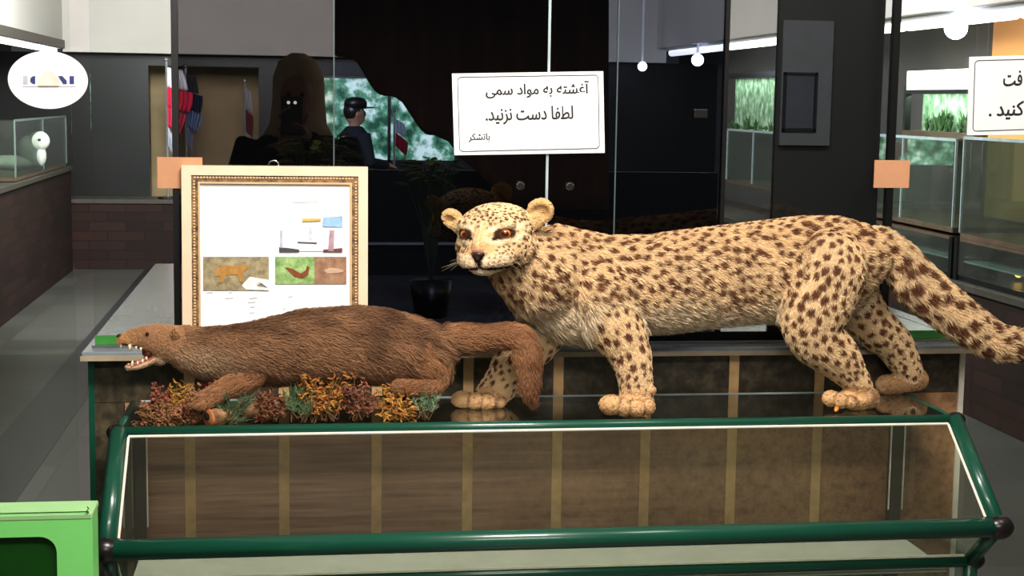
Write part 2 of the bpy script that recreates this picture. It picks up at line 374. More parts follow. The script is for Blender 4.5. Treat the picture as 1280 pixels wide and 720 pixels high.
flag('flag', 493, 148, 182, 16, 11.12, [((190, 200, 215), 0.9), ((165, 30, 55), 1.0)], 'small red and white flag by the reflected garden window')

# ================================================================== reflected figures, built behind the glass (remeshed bodies)
def voxel_body(mb, name, voxel, smooth_it, mats, parent=None):
    o = mb.build('tmp_'+name, mats, None, True)
    m = o.modifiers.new('r', 'REMESH'); m.mode = 'VOXEL'; m.voxel_size = voxel; m.use_smooth_shade = True
    s = o.modifiers.new('s', 'SMOOTH'); s.factor = 0.5; s.iterations = smooth_it
    dg = bpy.context.evaluated_depsgraph_get(); dg.update()
    me = bpy.data.meshes.new_from_object(o.evaluated_get(dg)); old = o.data
    bpy.data.objects.remove(o); bpy.data.meshes.remove(old); me.name = name
    me.materials.clear()
    for mm_ in (mats if isinstance(mats, (list, tuple)) else [mats]): me.materials.append(mm_)
    me.polygons.foreach_set('use_smooth', [True]*len(me.polygons)); me.polygons.foreach_set('material_index', [0]*len(me.polygons))
    n = bpy.data.objects.new(name, me); COL.objects.link(n)
    if parent is not None: n.parent = parent; n.matrix_parent_inverse = Matrix.Translation(-parent.location)
    return n
M_skin = mat('skin', (176, 130, 104), 0.55, 0, 0.3, 0.05)
def hand(b, wrist, d, up, side, size=1.0, curl=0.6):
    """palm, four bent fingers and a thumb"""
    d = np.array(d, float); d /= np.linalg.norm(d); up = np.array(up, float); s = np.cross(d, up); s /= np.linalg.norm(s); up = np.cross(s, d)
    w = np.array(wrist, float); pc = w+d*0.05*size
    b.ell(pc, (s*0.042*size, d*0.055*size, up*0.017*size), 12, 8)
    for k, (o, L) in enumerate(((-0.03, 0.068), (-0.010, 0.078), (0.011, 0.073), (0.031, 0.056))):
        p = pc+d*0.045*size+s*o*size; q = p+d*L*0.5*size-up*0.01*size*curl; e = q+d*L*0.35*size*(1-curl*0.6)-up*L*0.5*size*curl
        b.tube([p-d*0.02*size, p, q, e], [0.009*size, 0.009*size, 0.008*size, 0.006*size], 8)
    p = pc-d*0.015*size-s*0.036*size*side; q = p-s*0.026*size*side+d*0.022*size-up*0.012*size
    b.tube([p, q, q+d*0.028*size-up*0.008*size], [0.011*size, 0.009*size, 0.007*size], 8)
def visitor(x, y, facing, h, label, top_col, kind):
    """standing clothed figure, facing = unit vector (x, y)"""
    fx, fy = facing; F3 = np.array((fx, fy, 0.)); S3 = np.array((-fy, fx, 0.)); Z3 = np.array((0, 0, 1.)); k = h/1.72; O = np.array((x, y, 0.))
    g = lambda s, f, z: O+S3*s*k+F3*f*k+Z3*z*k
    r = thing('person', O, label, 'person')
    skin = MB()
    skin.ell(g(0, 0.0, 1.60), (S3*0.078*k, F3*0.098*k, Z3*0.118*k), 18, 12).ell(g(0, 0.045, 1.555), (S3*0.055*k, F3*0.06*k, Z3*0.07*k)).tube([g(0, -0.01, 1.40), g(0, 0, 1.53)], 0.055*k, 12)
    skin.ell(g(0, 0.105, 1.585), (S3*0.014*k, F3*0.022*k, Z3*0.026*k), 8, 6)
    for s in (-1, 1): skin.ell(g(0.078*s, -0.005, 1.59), (S3*0.012*k, F3*0.022*k, Z3*0.034*k), 8, 6)
    if kind == 'hood': arms = {1: ((0.20, 0, 1.40), (0.27, 0.10, 1.17), (0.05, 0.28, 1.45)), -1: ((-0.20, 0, 1.40), (-0.27, 0.08, 1.16), (-0.03, 0.28, 1.40))}
    else: arms = {1: ((0.20, 0, 1.40), (0.27, 0.06, 1.14), (0.12, 0.30, 1.12)), -1: ((-0.20, 0, 1.40), (-0.26, 0.05, 1.14), (-0.10, 0.30, 1.10))}
    for s, (a, e, w) in arms.items():
        a, e, w = g(*a), g(*e), g(*w); skin.tube([a, (a+e)/2, e, (e+w)/2, w], [0.05*k, 0.045*k, 0.038*k, 0.034*k, 0.026*k], 10)
        hand(skin, w, (w-e), Z3 if kind != 'hood' else F3*-1+Z3*0.2, s, k)
    for s in (-1, 1): skin.tube([g(0.09*s, 0, 0.92), g(0.095*s, 0.01, 0.5), g(0.095*s, -0.01, 0.09)], [0.08*k, 0.055*k, 0.04*k], 10)
    skin.tube([g(0, 0, 0.9), g(0, 0, 1.15), g(0, 0, 1.40)], [0.13*k, 0.12*k, 0.13*k], 12)
    voxel_body(skin, 'body', 0.010, 3, M_skin, r)
    M_cl = mat('clothing_'+kind, top_col, 0.8, 0, 0.2, 0.2, 14)
    co = MB()
    def ring(z, a, b_, f0=0): return [g(a*math.cos(q), f0+b_*math.sin(q), z) for q in np.linspace(0, 2*math.pi, 24, endpoint=False)]
    zb = 0.35 if kind == 'hood' else 0.82
    co.rings([ring(zb, 0.22, 0.17), ring(0.95, 0.19, 0.145), ring(1.12, 0.175, 0.13), ring(1.32, 0.215, 0.14), ring(1.42, 0.17, 0.11), ring(1.475, 0.075, 0.075)])
    for s, (a, e, w) in arms.items():
        a, e, w = g(*a), g(*e), g(*w); co.tube([a*0.98+g(0, 0, 1.38)*0.02, (a+e)/2, e, (e+w)/2, w-(w-e)*0.08], [0.075*k, 0.066*k, 0.058*k, 0.052*k, 0.046*k], 12)
    voxel_body(co, 'coat', 0.012, 4, M_cl, r)
    tr = MB()
    for s in (-1, 1):
        tr.tube([g(0.09*s, 0, 0.95), g(0.095*s, 0.01, 0.5), g(0.095*s, -0.01, 0.07)], [0.105*k, 0.08*k, 0.065*k], 14)
    tr.build('trousers', mat('dark_trousers_'+kind, (20, 20, 24), 0.8), r, True)
    sh = MB()
    for s in (-1, 1): sh.ell(g(0.095*s, 0.05, 0.045), (S3*0.05*k, F3*0.13*k, Z3*0.045*k))
    sh.build('shoes', M_blackcap, r, True)
    ey = MB()
    for s in (-1, 1): ey.ball(g(0.03*s, 0.088, 1.608), 0.010*k)
    ey.build('eyes', M_black, r)
    MB().ell(g(0, 0.098, 1.53), (S3*0.025*k, F3*0.01*k, Z3*0.006*k)).build('mouth', mat('lips_'+kind, (130, 70, 66), 0.5), r)
    return r, g, k, S3, F3, Z3
# visitor in a pale headscarf, raising a phone, a reflection built as a figure behind the glass
pv = UY(372, 120, 3.1)
r, g, k, S3, F3, Z3 = visitor(pv[0], 3.1, (-0.1, -0.995), 1.765, 'person in pale headscarf and dark coat holding up a phone reflected in the smoked glass, built as a figure behind it', (14, 14, 16), 'hood')
hd = MB()
hd.ell(g(0, -0.03, 1.62), (S3*0.115*k, F3*0.125*k, Z3*0.15*k), 20, 14)
sc = MB(); rings = []
for z, a, b_, f0 in ((1.40, 0.17, 0.14, -0.02), (1.48, 0.125, 0.115, -0.025), (1.58, 0.115, 0.10, -0.045), (1.68, 0.112, 0.10, -0.04), (1.75, 0.085, 0.085, -0.02), (1.785, 0.03, 0.04, -0.01)):
    rings.append([g(a*math.cos(q), f0+b_*math.sin(q), z) for q in np.linspace(0.0, 2*math.pi, 28, endpoint=False)])
sc.rings(rings).build('headscarf', mat('pale_headscarf', (214, 190, 156), 0.85, 0, 0.1, 0.1, 20), r, True)
ph = thing('phone', g(0, 0.36, 1.50), 'dark reflected phone with twin glowing lens glints raised by the person in the headscarf', 'phone')  # reflected phone, built as an object behind the glass
c0 = g(0.01, 0.345, 1.52)
MB().box(c0[0]-0.045, c0[0]+0.045, c0[1]-0.006, c0[1]+0.006, c0[2]-0.08, c0[2]+0.08).build('case', M_black, ph, bevel=0.004)
for dx in (-0.014, 0.014): MB().ball((c0[0]+dx, c0[1]-0.006, c0[2]+0.055), 0.007).build('lens', emit('lens_glint', (255, 245, 235), 2.5), ph, True)  # glints on the lenses, made as glowing balls
# reflected man in a cap, built before the reflected window
pv = UY(432, 135, 10.0)
r, g, k, S3, F3, Z3 = visitor(pv[0]+0.08, 10.0, (0.93, 0.36), 1.62, 'person in cap and dark jacket reaching forward, a reflection built before the reflected garden window', (30, 32, 40), 'cap')
MB().rings([[g(a*math.cos(q), 0.01+b_*math.sin(q), z) for q in np.linspace(0, 2*math.pi, 20, endpoint=False)] for z, a, b_ in ((1.64, 0.092, 0.112), (1.70, 0.092, 0.112), (1.735, 0.08, 0.09), (1.75, 0.03, 0.03))]).build('cap', M_black, r, True)
MB().ell(g(0, -0.02, 1.615), (S3*0.086*k, F3*0.092*k, Z3*0.10*k), 18, 12).build('hair', M_blackcap, r, True)
MB().ell(g(0, 0.14, 1.65), (S3*0.075*k, F3*0.07*k, Z3*0.008*k)).build('cap_peak', M_black, r, True)

# ================================================================== PLINTH AND SLAB under the cabinet
YP = 0.43
XL, XR = -1.215, 1.315
r = thing('tiled_plinth', (0.05, 1.5, 0), 'long tiled plinth with tan joint strips carrying the stone slab behind the green case', 'plinth')
t = NT('brown_marble_tiles')
co = t.coord('Object', (1, 1, 1)); st = t.coord('Object', (1.3, 1, 26)); sx = t.new('ShaderNodeSeparateXYZ'); tc = t.n.new('ShaderNodeTexCoord'); t.link(tc.outputs['Object'], sx.inputs[0])
f1 = t.noise(2.0, 5, st, 0.6); f2 = t.noise(28, 8, co, 0.75); f3 = t.noise(3.2, 4, co)
a = t.ramp(f1, [(0.25, hexc(106, 78, 58)), (0.5, hexc(166, 122, 98)), (0.75, hexc(196, 158, 132))])
b2 = t.ramp(f2, [(0.3, hexc(104, 72, 50)), (0.5, hexc(166, 122, 86)), (0.7, hexc(198, 154, 110))])
mr = t.new('ShaderNodeMapRange'); t.link(sx.outputs[0], mr.inputs[0]); mr.inputs[1].default_value = -0.6; mr.inputs[2].default_value = 0.9
mx = t.new('ShaderNodeMix', data_type='RGBA'); t.link(mr.outputs[0], mx.inputs[0]); t.link(a, mx.inputs[6]); t.link(b2, mx.inputs[7])
m3 = t.new('ShaderNodeMix', data_type='RGBA', blend_type='MULTIPLY'); m3.inputs[0].default_value = 0.7
t.link(mx.outputs[2], m3.inputs[6]); t.link(t.ramp(f3, [(0.3, (0.6, 0.6, 0.6, 1)), (0.7, (1, 1, 1, 1))]), m3.inputs[7])
t.link(m3.outputs[2], t.b.inputs['Base Color']); t.b.inputs['Roughness'].default_value = 0.35
M_tile = t.m
M_dark_shadetile = two('dark_and_shaded_tiles', [(0.3, (30, 27, 21)), (0.5, (58, 50, 38)), (0.72, (92, 80, 60))], 34, 0.4, detail=8)  # upper course: shade of slab and leopard put into this tile colour
MB().box(XL, XR, YP+0.006, 2.55, 0, 0.921).build('core', M_dark_shadetile, r)
xs = [XL]+[-0.9545+i*0.2606 for i in range(9)]+[XR]
for i in range(len(xs)-1):
    MB().box(xs[i], xs[i+1], YP, YP+0.008, 0.792, 0.921).build('upper_tile_shaded', M_dark_shadetile, r)
    MB().box(xs[i] if i else -1.13, xs[i+1], YP, YP+0.008, 0, 0.79).build('lower_tile', M_tile, r)
MB().box(XL, -1.132, YP, YP+0.008, 0, 0.79).build('end_tile', M_dark_shadetile, r)
M_joint = mat('tan_joint_strip', (200, 160, 112), 0.5, 0, 0.4, 0.15, 30)
for i in range(8):
    x = -0.9545+i*0.2606
    MB().box(x-0.0145, x+0.0145, YP-0.003, YP+0.01, 0, 0.918).build('joint_strip', M_joint, r)
for x, m_ in ((XL, M_green), (XR, M_bead)):
    MB().box(x-0.012, x+0.004, YP-0.006, YP+0.012, 0, 0.920).build('corner_trim', m_, r)
M_slab = two('polished_blue_grey_stone', [(0.3, (118, 126, 132)), (0.7, (136, 144, 150))], 12, 0.16)
sl = MB().box(-1.235, 1.325, 0.358, 2.60, 0.921, 0.945); sl.box(1.325, 1.385, 0.62, 1.9, 0.921, 0.945)
so = sl.build('stone_slab', M_slab, r, bevel=0.003)
MB().box(-1.238, 1.328, 0.354, 0.362, 0.9205, 0.934).build('slab_edge_band', mat('worn_tan_edge', (168, 150, 128), 0.5, 0, 0.4, 0.2, 12), r)

# ================================================================== GLASS CABINET on the slab
ZG, ZT_ = 0.9455, 2.35
GY = 0.45
r = thing('glass_cabinet', (0.05, GY, ZG), 'tall smoked glass cabinet with black posts on the stone slab behind the animals', 'cabinet')
def pane(x0, x1, name, m_, y=GY, z0=ZG+0.03, z1=ZT_):
    return MB().box(x0, x1, y-0.003, y+0.003, z0, z1).build(name, m_, r)
pane(-0.98, -0.556, 'fixed_pane', M_smoke); d1 = pane(-0.553, 0.044, 'door', M_smoke2); d2 = pane(0.05, 0.242, 'door', M_smoke2)
pane(0.247, 0.558, 'fixed_pane', M_smoke2); pane(0.565, 1.06, 'fixed_pane', M_lite)
for x, w_, m_ in ((-0.985, 0.009, M_black), (1.066, 0.010, M_black), (0.561, 0.006, M_black)): MB().box(x-w_, x+w_, GY-0.012, GY+0.012, ZG, ZT_).build('post', m_, r)
for x, w_, m_ in ((-0.5545, 0.0016, mat('dim_glass_edge', (80, 92, 96), 0.3)), (0.047, 0.0036, M_bright), (0.2445, 0.0016, bpy.data.materials['dim_glass_edge'])): MB().box(x-w_, x+w_, GY-0.005, GY+0.004, ZG+0.03, ZT_).build('edge_strip', m_, r)
MB().box(-1.215, 1.32, GY-0.03, GY+0.03, ZG, ZG+0.008).build('floor_rail', M_chrome, r)
for xa, xb in ((-1.21, -0.99), (1.07, 1.315)): MB().box(xa, xb, GY-0.004, GY+0.004, ZG+0.008, ZG+0.03).build('green_glass_foot', M_gedge, r)
MB().box(-0.98, 1.06, GY-0.005, GY+0.005, ZG+0.008, ZG+0.03).build('bottom_rail', M_black, r)
pane(-1.21, -0.992, 'side_pane', M_clear); pane(1.076, 1.315, 'side_pane', M_clear)
MB().box(-0.99, 1.07, GY, 2.2, ZT_, ZT_+0.03).build('roof_panel', M_black, r)
for q, d in (((650, 232), d1), ((712, 233), d2)):
    p = UY(*q, GY-0.004)
    MB().tube([p, p+np.array((0, -0.012, 0))], 0.012, 18, up=(0, 0, 1)).build('lock', M_chrome, d, True)
    b = MB(); b.tube([p+np.array((0, -0.012, 0)), p+np.array((0, -0.014, 0))], 0.009, 14, up=(0, 0, 1)); b.build('keyhole_plate', M_black, d)
p = UY(875, 142, GY-0.004); MB().box(p[0]-0.02, p[0]+0.02, p[1]-0.012, p[1]+0.012, p[2]-0.013, p[2]+0.013).build('hinge', M_black, r, bevel=0.002)
# back boards of the cabinet
MB().box(-1.0, 1.03, 2.16, 2.2, ZG, 1.36).build('lower_back_board', M_black, r)
MB().box(0.737, 1.06, 0.52, 0.54, ZG, ZT_).build('side_board', mat('dark_side_board', (17, 15, 14), 0.5), r)
MB().box(-0.42, 0.02, 2.12, 2.15, 1.070, 1.078).build('shelf_edge', M_white, r)
# dark brown curtain made up for the dark diagonal in the glass
cv = MB(); Yc = 1.9
top = [UY(418+(760-418)*i/60, -40, Yc) for i in range(61)]
low = []
for i in range(61):
    x = 418+(760-418)*i/60
    y = 62+(x-418)*0.86+8*math.sin(x*0.11) if x < 575 else min(262, 196+(x-575)*0.9)
    low.append(UY(x, y, Yc))
rings = []
for j in range(17):
    rr = []
    for i in range(61):
        p = top[i]+(low[i]-top[i])*j/16; rr.append(p+np.array((0, 0.022*math.sin(i*0.9+0.3*math.sin(j*0.5)), 0)))
    rings.append(rr+[p+np.array((0, 0.008, 0)) for p in rr[::-1]])
dr = cv.rings(rings).build('standin_drape', mat('standin_drape_brown', (96, 62, 40), 0.85, 0, 0.1, 0.25, 6), None, True)
tag(dr, 'dark brown drape made up for the dark diagonal above the reflected garden view', 'standin_drape')
# grey framed board at the right of the cabinet
c = [UY(979, 25, 0.505), UY(1036, 182, 0.505)]
r = thing('framed_board', ((c[0][0]+c[1][0])/2, 0.505, c[1][2]), 'dim grey board with black inner line leaning in the right of the cabinet', 'board')
MB().box(c[0][0], c[1][0], 0.500, 0.519, c[1][2], c[0][2]).build('mount', mat('grey_mount', (62, 62, 68), 0.6), r)
x0, x1, z0, z1 = c[0][0]+0.005, c[1][0]-0.045, c[1][2]+0.04, c[0][2]-0.15
b = MB(); b.box(x0, x1, 0.494, 0.500, z0, z0+0.008).box(x0, x1, 0.494, 0.500, z1-0.008, z1).box(x1-0.008, x1, 0.494, 0.500, z0, z1).box(x0, x0+0.008, 0.494, 0.500, z0, z1)
b.build('inner_line', M_black, r)
MB().box(x0+0.01, x1-0.01, 0.496, 0.500, z0+0.01, z1-0.01).build('picture', mat('dark_picture', (44, 46, 54), 0.4, 0, 0.5, 0.3, 5), r)
# leafy plants inside the cabinet
def leaf_plant(px, py, wpx, hpx, Y, label, n, zb=ZG):
    c = UY(px, py, Y); k = (Y+3.85)/FPX
    r = thing('leafy_plant', (c[0], Y, zb), label, 'plant', 'artificial plants in the cabinet')
    MB().tube([(c[0], Y, zb), (c[0], Y, zb+0.02), (c[0], Y, zb+0.12)], [0.05, 0.055, 0.07], 16).build('pot', M_blackcap, r, True)
    b = MB(); st_ = MB()
    for i in range(n):
        a = random.uniform(0, 2*math.pi); s = random.uniform(0.15, 1)
        e = np.array((c[0]+math.cos(a)*s*wpx*k*0.5, Y+math.sin(a)*s*0.10, c[2]+random.uniform(-0.5, 0.5)*hpx*k))
        st_.tube([(c[0], Y, zb+0.11), (c[0]*0.6+e[0]*0.4, Y, (c[2]+zb)/2+0.06), e], [0.004, 0.003, 0.002], 5)
        d = np.array((math.cos(a), math.sin(a)*0.6, random.uniform(-0.4, 0.3))); d /= np.linalg.norm(d); L = random.uniform(0.03, 0.055)
        s_ = np.cross(d, (0, 0.5, 1.)); s_ /= np.linalg.norm(s_); nn = np.cross(d, s_)
        b.slab([e, e+d*L*0.35+s_*L*0.28, e+d*L*0.75+s_*L*0.18, e+d*L, e+d*L*0.75-s_*L*0.18, e+d*L*0.35-s_*L*0.28], nn*0.001)
    st_.build('stems', mat('plant_stems', (60, 70, 34), 0.7), r); b.build('leaves', two('plant_leaves', [(0.3, (120, 130, 50)), (0.7, (190, 186, 90))], 30, 0.5), r)
leaf_plant(395, 190, 95, 40, 1.0, 'leafy plant behind the glass above the framed picture', 70)
leaf_plant(540, 215, 66, 34, 1.0, 'leafy plant behind the glass left of the leopard head', 60)

# side glass partitions standing on the floor on both sides of the plinth
o = MB().box(-1.75, -1.262, 0.45, 0.456, 0, 2.35).build('glass_partition', M_clear); tag(o, 'clear glass partition left of the slab bearing the oval sticker', 'glass panel', 'glass partitions beside the cabinet')
o = MB().box(1.352, 2.0, 0.45, 0.456, 0, 2.35).build('glass_partition', M_clear); tag(o, 'clear glass partition right of the slab bearing the cut-off notice', 'glass panel', 'glass partitions beside the cabinet')

# ================================================================== NOTICES
def curve_text(s, size, bold=0.0, align='CENTER'):
    cu = bpy.data.curves.new('t', 'FONT'); cu.body = s; cu.size = size; cu.align_x = align; cu.align_y = 'CENTER'; cu.offset = bold; cu.resolution_u = 4
    o = bpy.data.objects.new('t', cu); COL.objects.link(o); dg = bpy.context.evaluated_depsgraph_get(); dg.update()
    me = bpy.data.meshes.new_from_object(o.evaluated_get(dg)); bpy.data.objects.remove(o)
    return me
def put_text(s, pos, width, rot, material, parent, name='lettering', bold=0.0, height=None):
    """flat lettering fitted to a width, standing in the XZ plane turned by rot"""
    me = curve_text(s, 1.0, 0.008); n = len(me.vertices); a = np.zeros(n*3); me.vertices.foreach_get('co', a); a = a.reshape(-1, 3)
    c = (a.max(0)+a.min(0))/2; w = a[:, 0].max()-a[:, 0].min(); a -= c; k = width/w; ky = k if height is None else height/(a[:, 1].max()-a[:, 1].min())
    q = np.stack([a[:, 0]*k, np.zeros(n), a[:, 1]*ky], 1); ca, sa = math.cos(rot), math.sin(rot)
    q = np.stack([q[:, 0]*ca-q[:, 2]*sa, q[:, 1], q[:, 0]*sa+q[:, 2]*ca], 1)+np.array(pos)
    if bold:
        fs = [tuple(pp.vertices) for pp in me.polygons]; sh = 0.9*bold*k; V = []; Fs = []
        for dx, dz in ((0, 0), (sh, 0), (-sh, 0), (0, sh*0.5), (0, -sh*0.5)):
            o_ = len(V); V += [tuple(v) for v in (q+np.array((dx, -0.00002*len(Fs)/max(1, len(fs)), dz)))]; Fs += [tuple(i_+o_ for i_ in f_) for f_ in fs]
        me = bpy.data.meshes.new(name); me.from_pydata(V, [], Fs)
    else: me.vertices.foreach_set('co', q.ravel())
    me.materials.clear(); me.materials.append(material); me.update()
    o = bpy.data.objects.new(name, me); COL.objects.link(o); o.parent = parent; o.matrix_parent_inverse = Matrix.Translation(-parent.location)
    return o
def notice(corners, Y, label, lines, border):
    P = [UY(x, y, Y) for x, y in corners]
    r = thing('notice', sum(P)/4, label, 'notice', 'white paper notices stuck on the glass')
    MB().slab(P, (0, 0.004, 0)).build('sheet', M_white, r)
    (a, b_, c_, d_) = P; ex = (b_-a); ey = (d_-a); loop = []
    i0, i1 = border; R_ = 0.045
    for (u0, v0, q0) in ((1-i0, i1, -90), (1-i0, 1-i1, 0), (i0, 1-i1, 90), (i0, i1, 180)):
        for k in range(7):
            q = math.radians(q0+15*k); su = R_*0.55; sv = R_
            cu_, cv_ = (u0-su if u0 > 0.5 else u0+su), (v0-sv if v0 > 0.5 else v0+sv)
            loop.append(a+ex*(cu_+su*math.cos(q))+ey*(cv_+sv*math.sin(q))+np.array((0, -0.0012, 0)))
    loop.append(loop[0]); b = MB(); b.tube(loop, 0.0011, 6, up=(0, 1, 0)); b.build('border_line', M_ink, r)
    rot = math.atan2(ex[2], ex[0])
    for s, px, py, wp, hp in lines:
        p = UY(px, py, Y-0.001); put_text(s, p, wp/FPX*(Y+3.85)*1.0, rot, M_ink, r, 'lettering', 0.022, hp/FPX*(Y+3.85))
    return r
def vis(s): return s[::-1]
L1 = vis('\uFE81\uFECF\uFEB8\uFE98\uFEEA \uFE91\uFEEA \uFEE3\uFEEE\uFE8D\uFEA9 \uFEB3\uFEE4\uFBFD')
L2 = vis('\uFEDF\uFEC4\uFED4\uFE8E \uFEA9\uFEB3\uFE96 \uFEE7\uFEB0\uFEE7\uFBFF\uFEAA.')
L3 = vis('\uFE91\uFE8E\uFE97\uFEB8\uFB91\uFEAE')
L4 = vis('\uFED3\uFE96'); L5 = vis('\uFB90\uFEE8\uFBFF\uFEAA .')
SY = GY-0.014
notice([(565, 92), (754, 89), (756, 191), (568, 194)], SY, 'white notice with three lines of black script above the leopard head', [(L1, 672, 112, 131, 20), (L2, 662, 144, 111, 22), (L3, 599, 172, 27, 11)], (0.035, 0.045))
notice([(1212, 71), (1400, 66), (1398, 167), (1209, 169)], SY, 'white notice cut off by the right edge of the photo', [(L4, 1266, 98, 26, 20), (L5, 1258, 138, 48, 24)], (0.035, 0.05))
for q, lab in (((225, 216, 27, 19), 'tan cardboard square taped at the left post above the framed picture'), ((1114.5, 217.5, 24, 18), 'tan cardboard square taped at the right post above the leopard tail')):
    p = UY(q[0], q[1], SY); kx = q[2]/FPX*(SY+3.85); kz = q[3]/FPX*(SY+3.85)
    tag(MB().box(p[0]-kx, p[0]+kx, SY-0.003, SY+0.001, p[2]-kz, p[2]+kz).build('cardboard_square', M_card), lab, 'cardboard', 'cardboard squares on the cabinet posts')
# oval sticker
p = UY(60, 100, GY-0.004); k = (GY+3.85)/FPX
r = thing('oval_sticker', p, 'white oval sticker with blue museum letters on the left glass', 'sticker')
MB().slab([p+np.array((46.5*k*math.cos(q), 0, 34.5*k*math.sin(q))) for q in np.linspace(0, 2*math.pi, 64, endpoint=False)], (0, 0.003, 0)).build('disc', M_white, r)
M_navy = mat('navy_ink', (48, 58, 120), 0.6); M_pale = mat('pale_lilac_ink', (196, 194, 214), 0.6); M_arch = mat('pale_peach_ink', (240, 224, 212), 0.6)
def spot(px, py): q = UY(px, py, GY-0.0055); return q
def poly(pts, m_, name): MB().slab([spot(*q) for q in pts], (0, 0.001, 0)).build(name, m_, r)
poly([(29, 95), (34.5, 95), (34.5, 105), (29, 105)], M_pale, 'letter_i')
poly([(44, 95)]+[(44-6.3*math.sin(q), 100-5.2*math.cos(q)) for q in np.linspace(0.15, math.pi-0.15, 12)]+[(44, 105)], M_navy, 'letter_c')
poly([(47, 108.5), (47, 97), (51, 97), (53, 93)]+[(61-8*math.cos(q), 94-6*math.sin(q)) for q in np.linspace(0.2, math.pi-0.2, 12)]+[(70, 93), (71, 97), (74.5, 97), (74.5, 108.5)], M_arch, 'building_emblem')
poly([(72.5, 95), (78, 95), (83.5, 101), (83.5, 105), (79, 105)], M_navy, 'letter_m'); poly([(87, 95), (92.5, 95), (92.5, 105), (87, 105)], M_navy, 'letter_m')
poly([(28, 107.6), (95, 107.6), (95, 108.4), (28, 108.4)], M_pale, 'rule'); poly([(48, 107.4), (73, 107.4), (73, 109), (48, 109)], mat('rose_ink', (196, 170, 166), 0.6), 'emblem_base')

# ================================================================== FRAMED PICTURE on the slab
FY = 0.405
r = thing('picture_frame', UY(343, 437, FY), 'cream framed information sheet with animal photos standing behind the otter', 'picture frame')
fx0, fx1 = -0.968, -0.462; fz0, fz1 = 0.946, 1.449
lean = lambda z: FY+0.028*(z-fz0)/(fz1-fz0)-0.012
def fbar(x0, x1, z0, z1, d0, d1, name, m_, bev=0.002):
    V = [(x0, lean(z0)+d0, z0), (x1, lean(z0)+d0, z0), (x1, lean(z1)+d0, z1), (x0, lean(z1)+d0, z1)]
    return MB().slab(V, (0, d1-d0, 0)).build(name, m_, r, bevel=bev)
M_cream = mat('cream_moulding', (232, 205, 176), 0.45, 0, 0.4, 0.06, 10)
M_orn = two('bronze_ornament', [(0.35, (52, 34, 20)), (0.65, (150, 112, 66))], 60, 0.4, bump=0.5)
M_gold = mat('gold_fillet', (214, 176, 132), 0.4, 0.2)
def ringframe(i0, i1, d0, d1, name, m_):
    b = MB()
    for (x0, x1, z0, z1) in ((fx0+i0, fx0+i1, fz0+i0, fz1-i0), (fx1-i1, fx1-i0, fz0+i0, fz1-i0), (fx0+i1, fx1-i1, fz1-i1, fz1-i0), (fx0+i1, fx1-i1, fz0+i0, fz0+i1)):
        V = [(x0, lean(z0)+d0, z0), (x1, lean(z0)+d0, z0), (x1, lean(z1)+d0, z1), (x0, lean(z1)+d0, z1)]
        b.slab(V, (0, d1-d0, 0))
    return b.build(name, m_, r)
ringframe(0, 0.026, -0.014, 0.012, 'outer_moulding', M_cream)
ob = ringframe(0.026, 0.044, -0.010, 0.010, 'ornament_band', M_orn)
b = MB(); n = 52
for k_ in range(n):
    s = k_/n
    for (x, z) in ((fx0+0.033, fz0+0.035+(fz1-fz0-0.07)*s), (fx1-0.033, fz0+0.035+(fz1-fz0-0.07)*s), (fx0+0.035+(fx1-fx0-0.07)*s, fz1-0.033)):
        y = lean(z)-0.010; b.ell((x, y, z), ((0.0042, 0, 0), (0, 0.003, 0), (0, 0, 0.0035)), 6, 4)
b.build('beading', M_gold, ob, True)
ringframe(0.044, 0.049, -0.011, 0.009, 'gold_fillet', M_gold)
fbar(fx0+0.047, fx1-0.047, fz0+0.047, fz1-0.047, -0.002, 0.004, 'paper_sheet', mat('bright_paper', (250, 250, 250), 0.5, 0, 0.3, 0.01), 0)
def on_sheet(pts, m_, name, parent=r, lift=0.003):
    P = []
    for q in pts:
        s = UY(q[0], q[1], FY); s = UY(q[0], q[1], lean(s[2])-0.002-lift); P.append(s)
    o = MB().slab(P, (0, lift*0.6, 0)).build(name, m_, None); o.parent = parent
    o.matrix_parent_inverse = Matrix.Translation(-r.location) if parent is r else Matrix()
    return o
def photo(x0, y0, x1, y1, stops, scale, name, shapes):
    t = two(name+'_print', stops, scale, 0.5, (1, 1, 1), 6)
    o = on_sheet([(x0, y0), (x1, y0), (x1, y1), (x0, y1)], t, 'photo_print')
    for pts, c in shapes:
        s = on_sheet(pts, mat(name+'_shape', c, 0.5, 0, 0.3, 0.2, 60), 'printed_shape', r, 0.0045)
    return o
photo(254, 321, 336, 363, [(0.35, (110, 100, 76)), (0.65, (176, 160, 120))], 40, 'leopard_photo', [
    ([(268, 345), (270, 336), (280, 332), (296, 333), (308, 330), (311, 335), (304, 340), (303, 352), (299, 352), (297, 343), (282, 344), (279, 353), (275, 353), (275, 345)], (178, 128, 62)),
    ([(312, 346), (336, 350), (336, 363), (308, 362), (302, 357)], (238, 234, 230)), ([(315, 351), (324, 352), (335, 360), (322, 358)], (150, 112, 84))])
photo(344, 321, 393, 355, [(0.35, (96, 140, 66)), (0.65, (170, 200, 130))], 40, 'otter_photo', [
    ([(356, 334), (366, 336), (376, 342), (382, 338), (384, 332), (387, 334), (385, 344), (378, 348), (368, 346)], (128, 66, 34))])
photo(393, 321, 433, 355, [(0.35, (130, 92, 66)), (0.65, (172, 132, 102))], 40, 'burrow_photo', [
    ([(404, 338), (412, 335), (424, 336), (430, 339), (424, 341), (410, 342)], (200, 166, 140))])
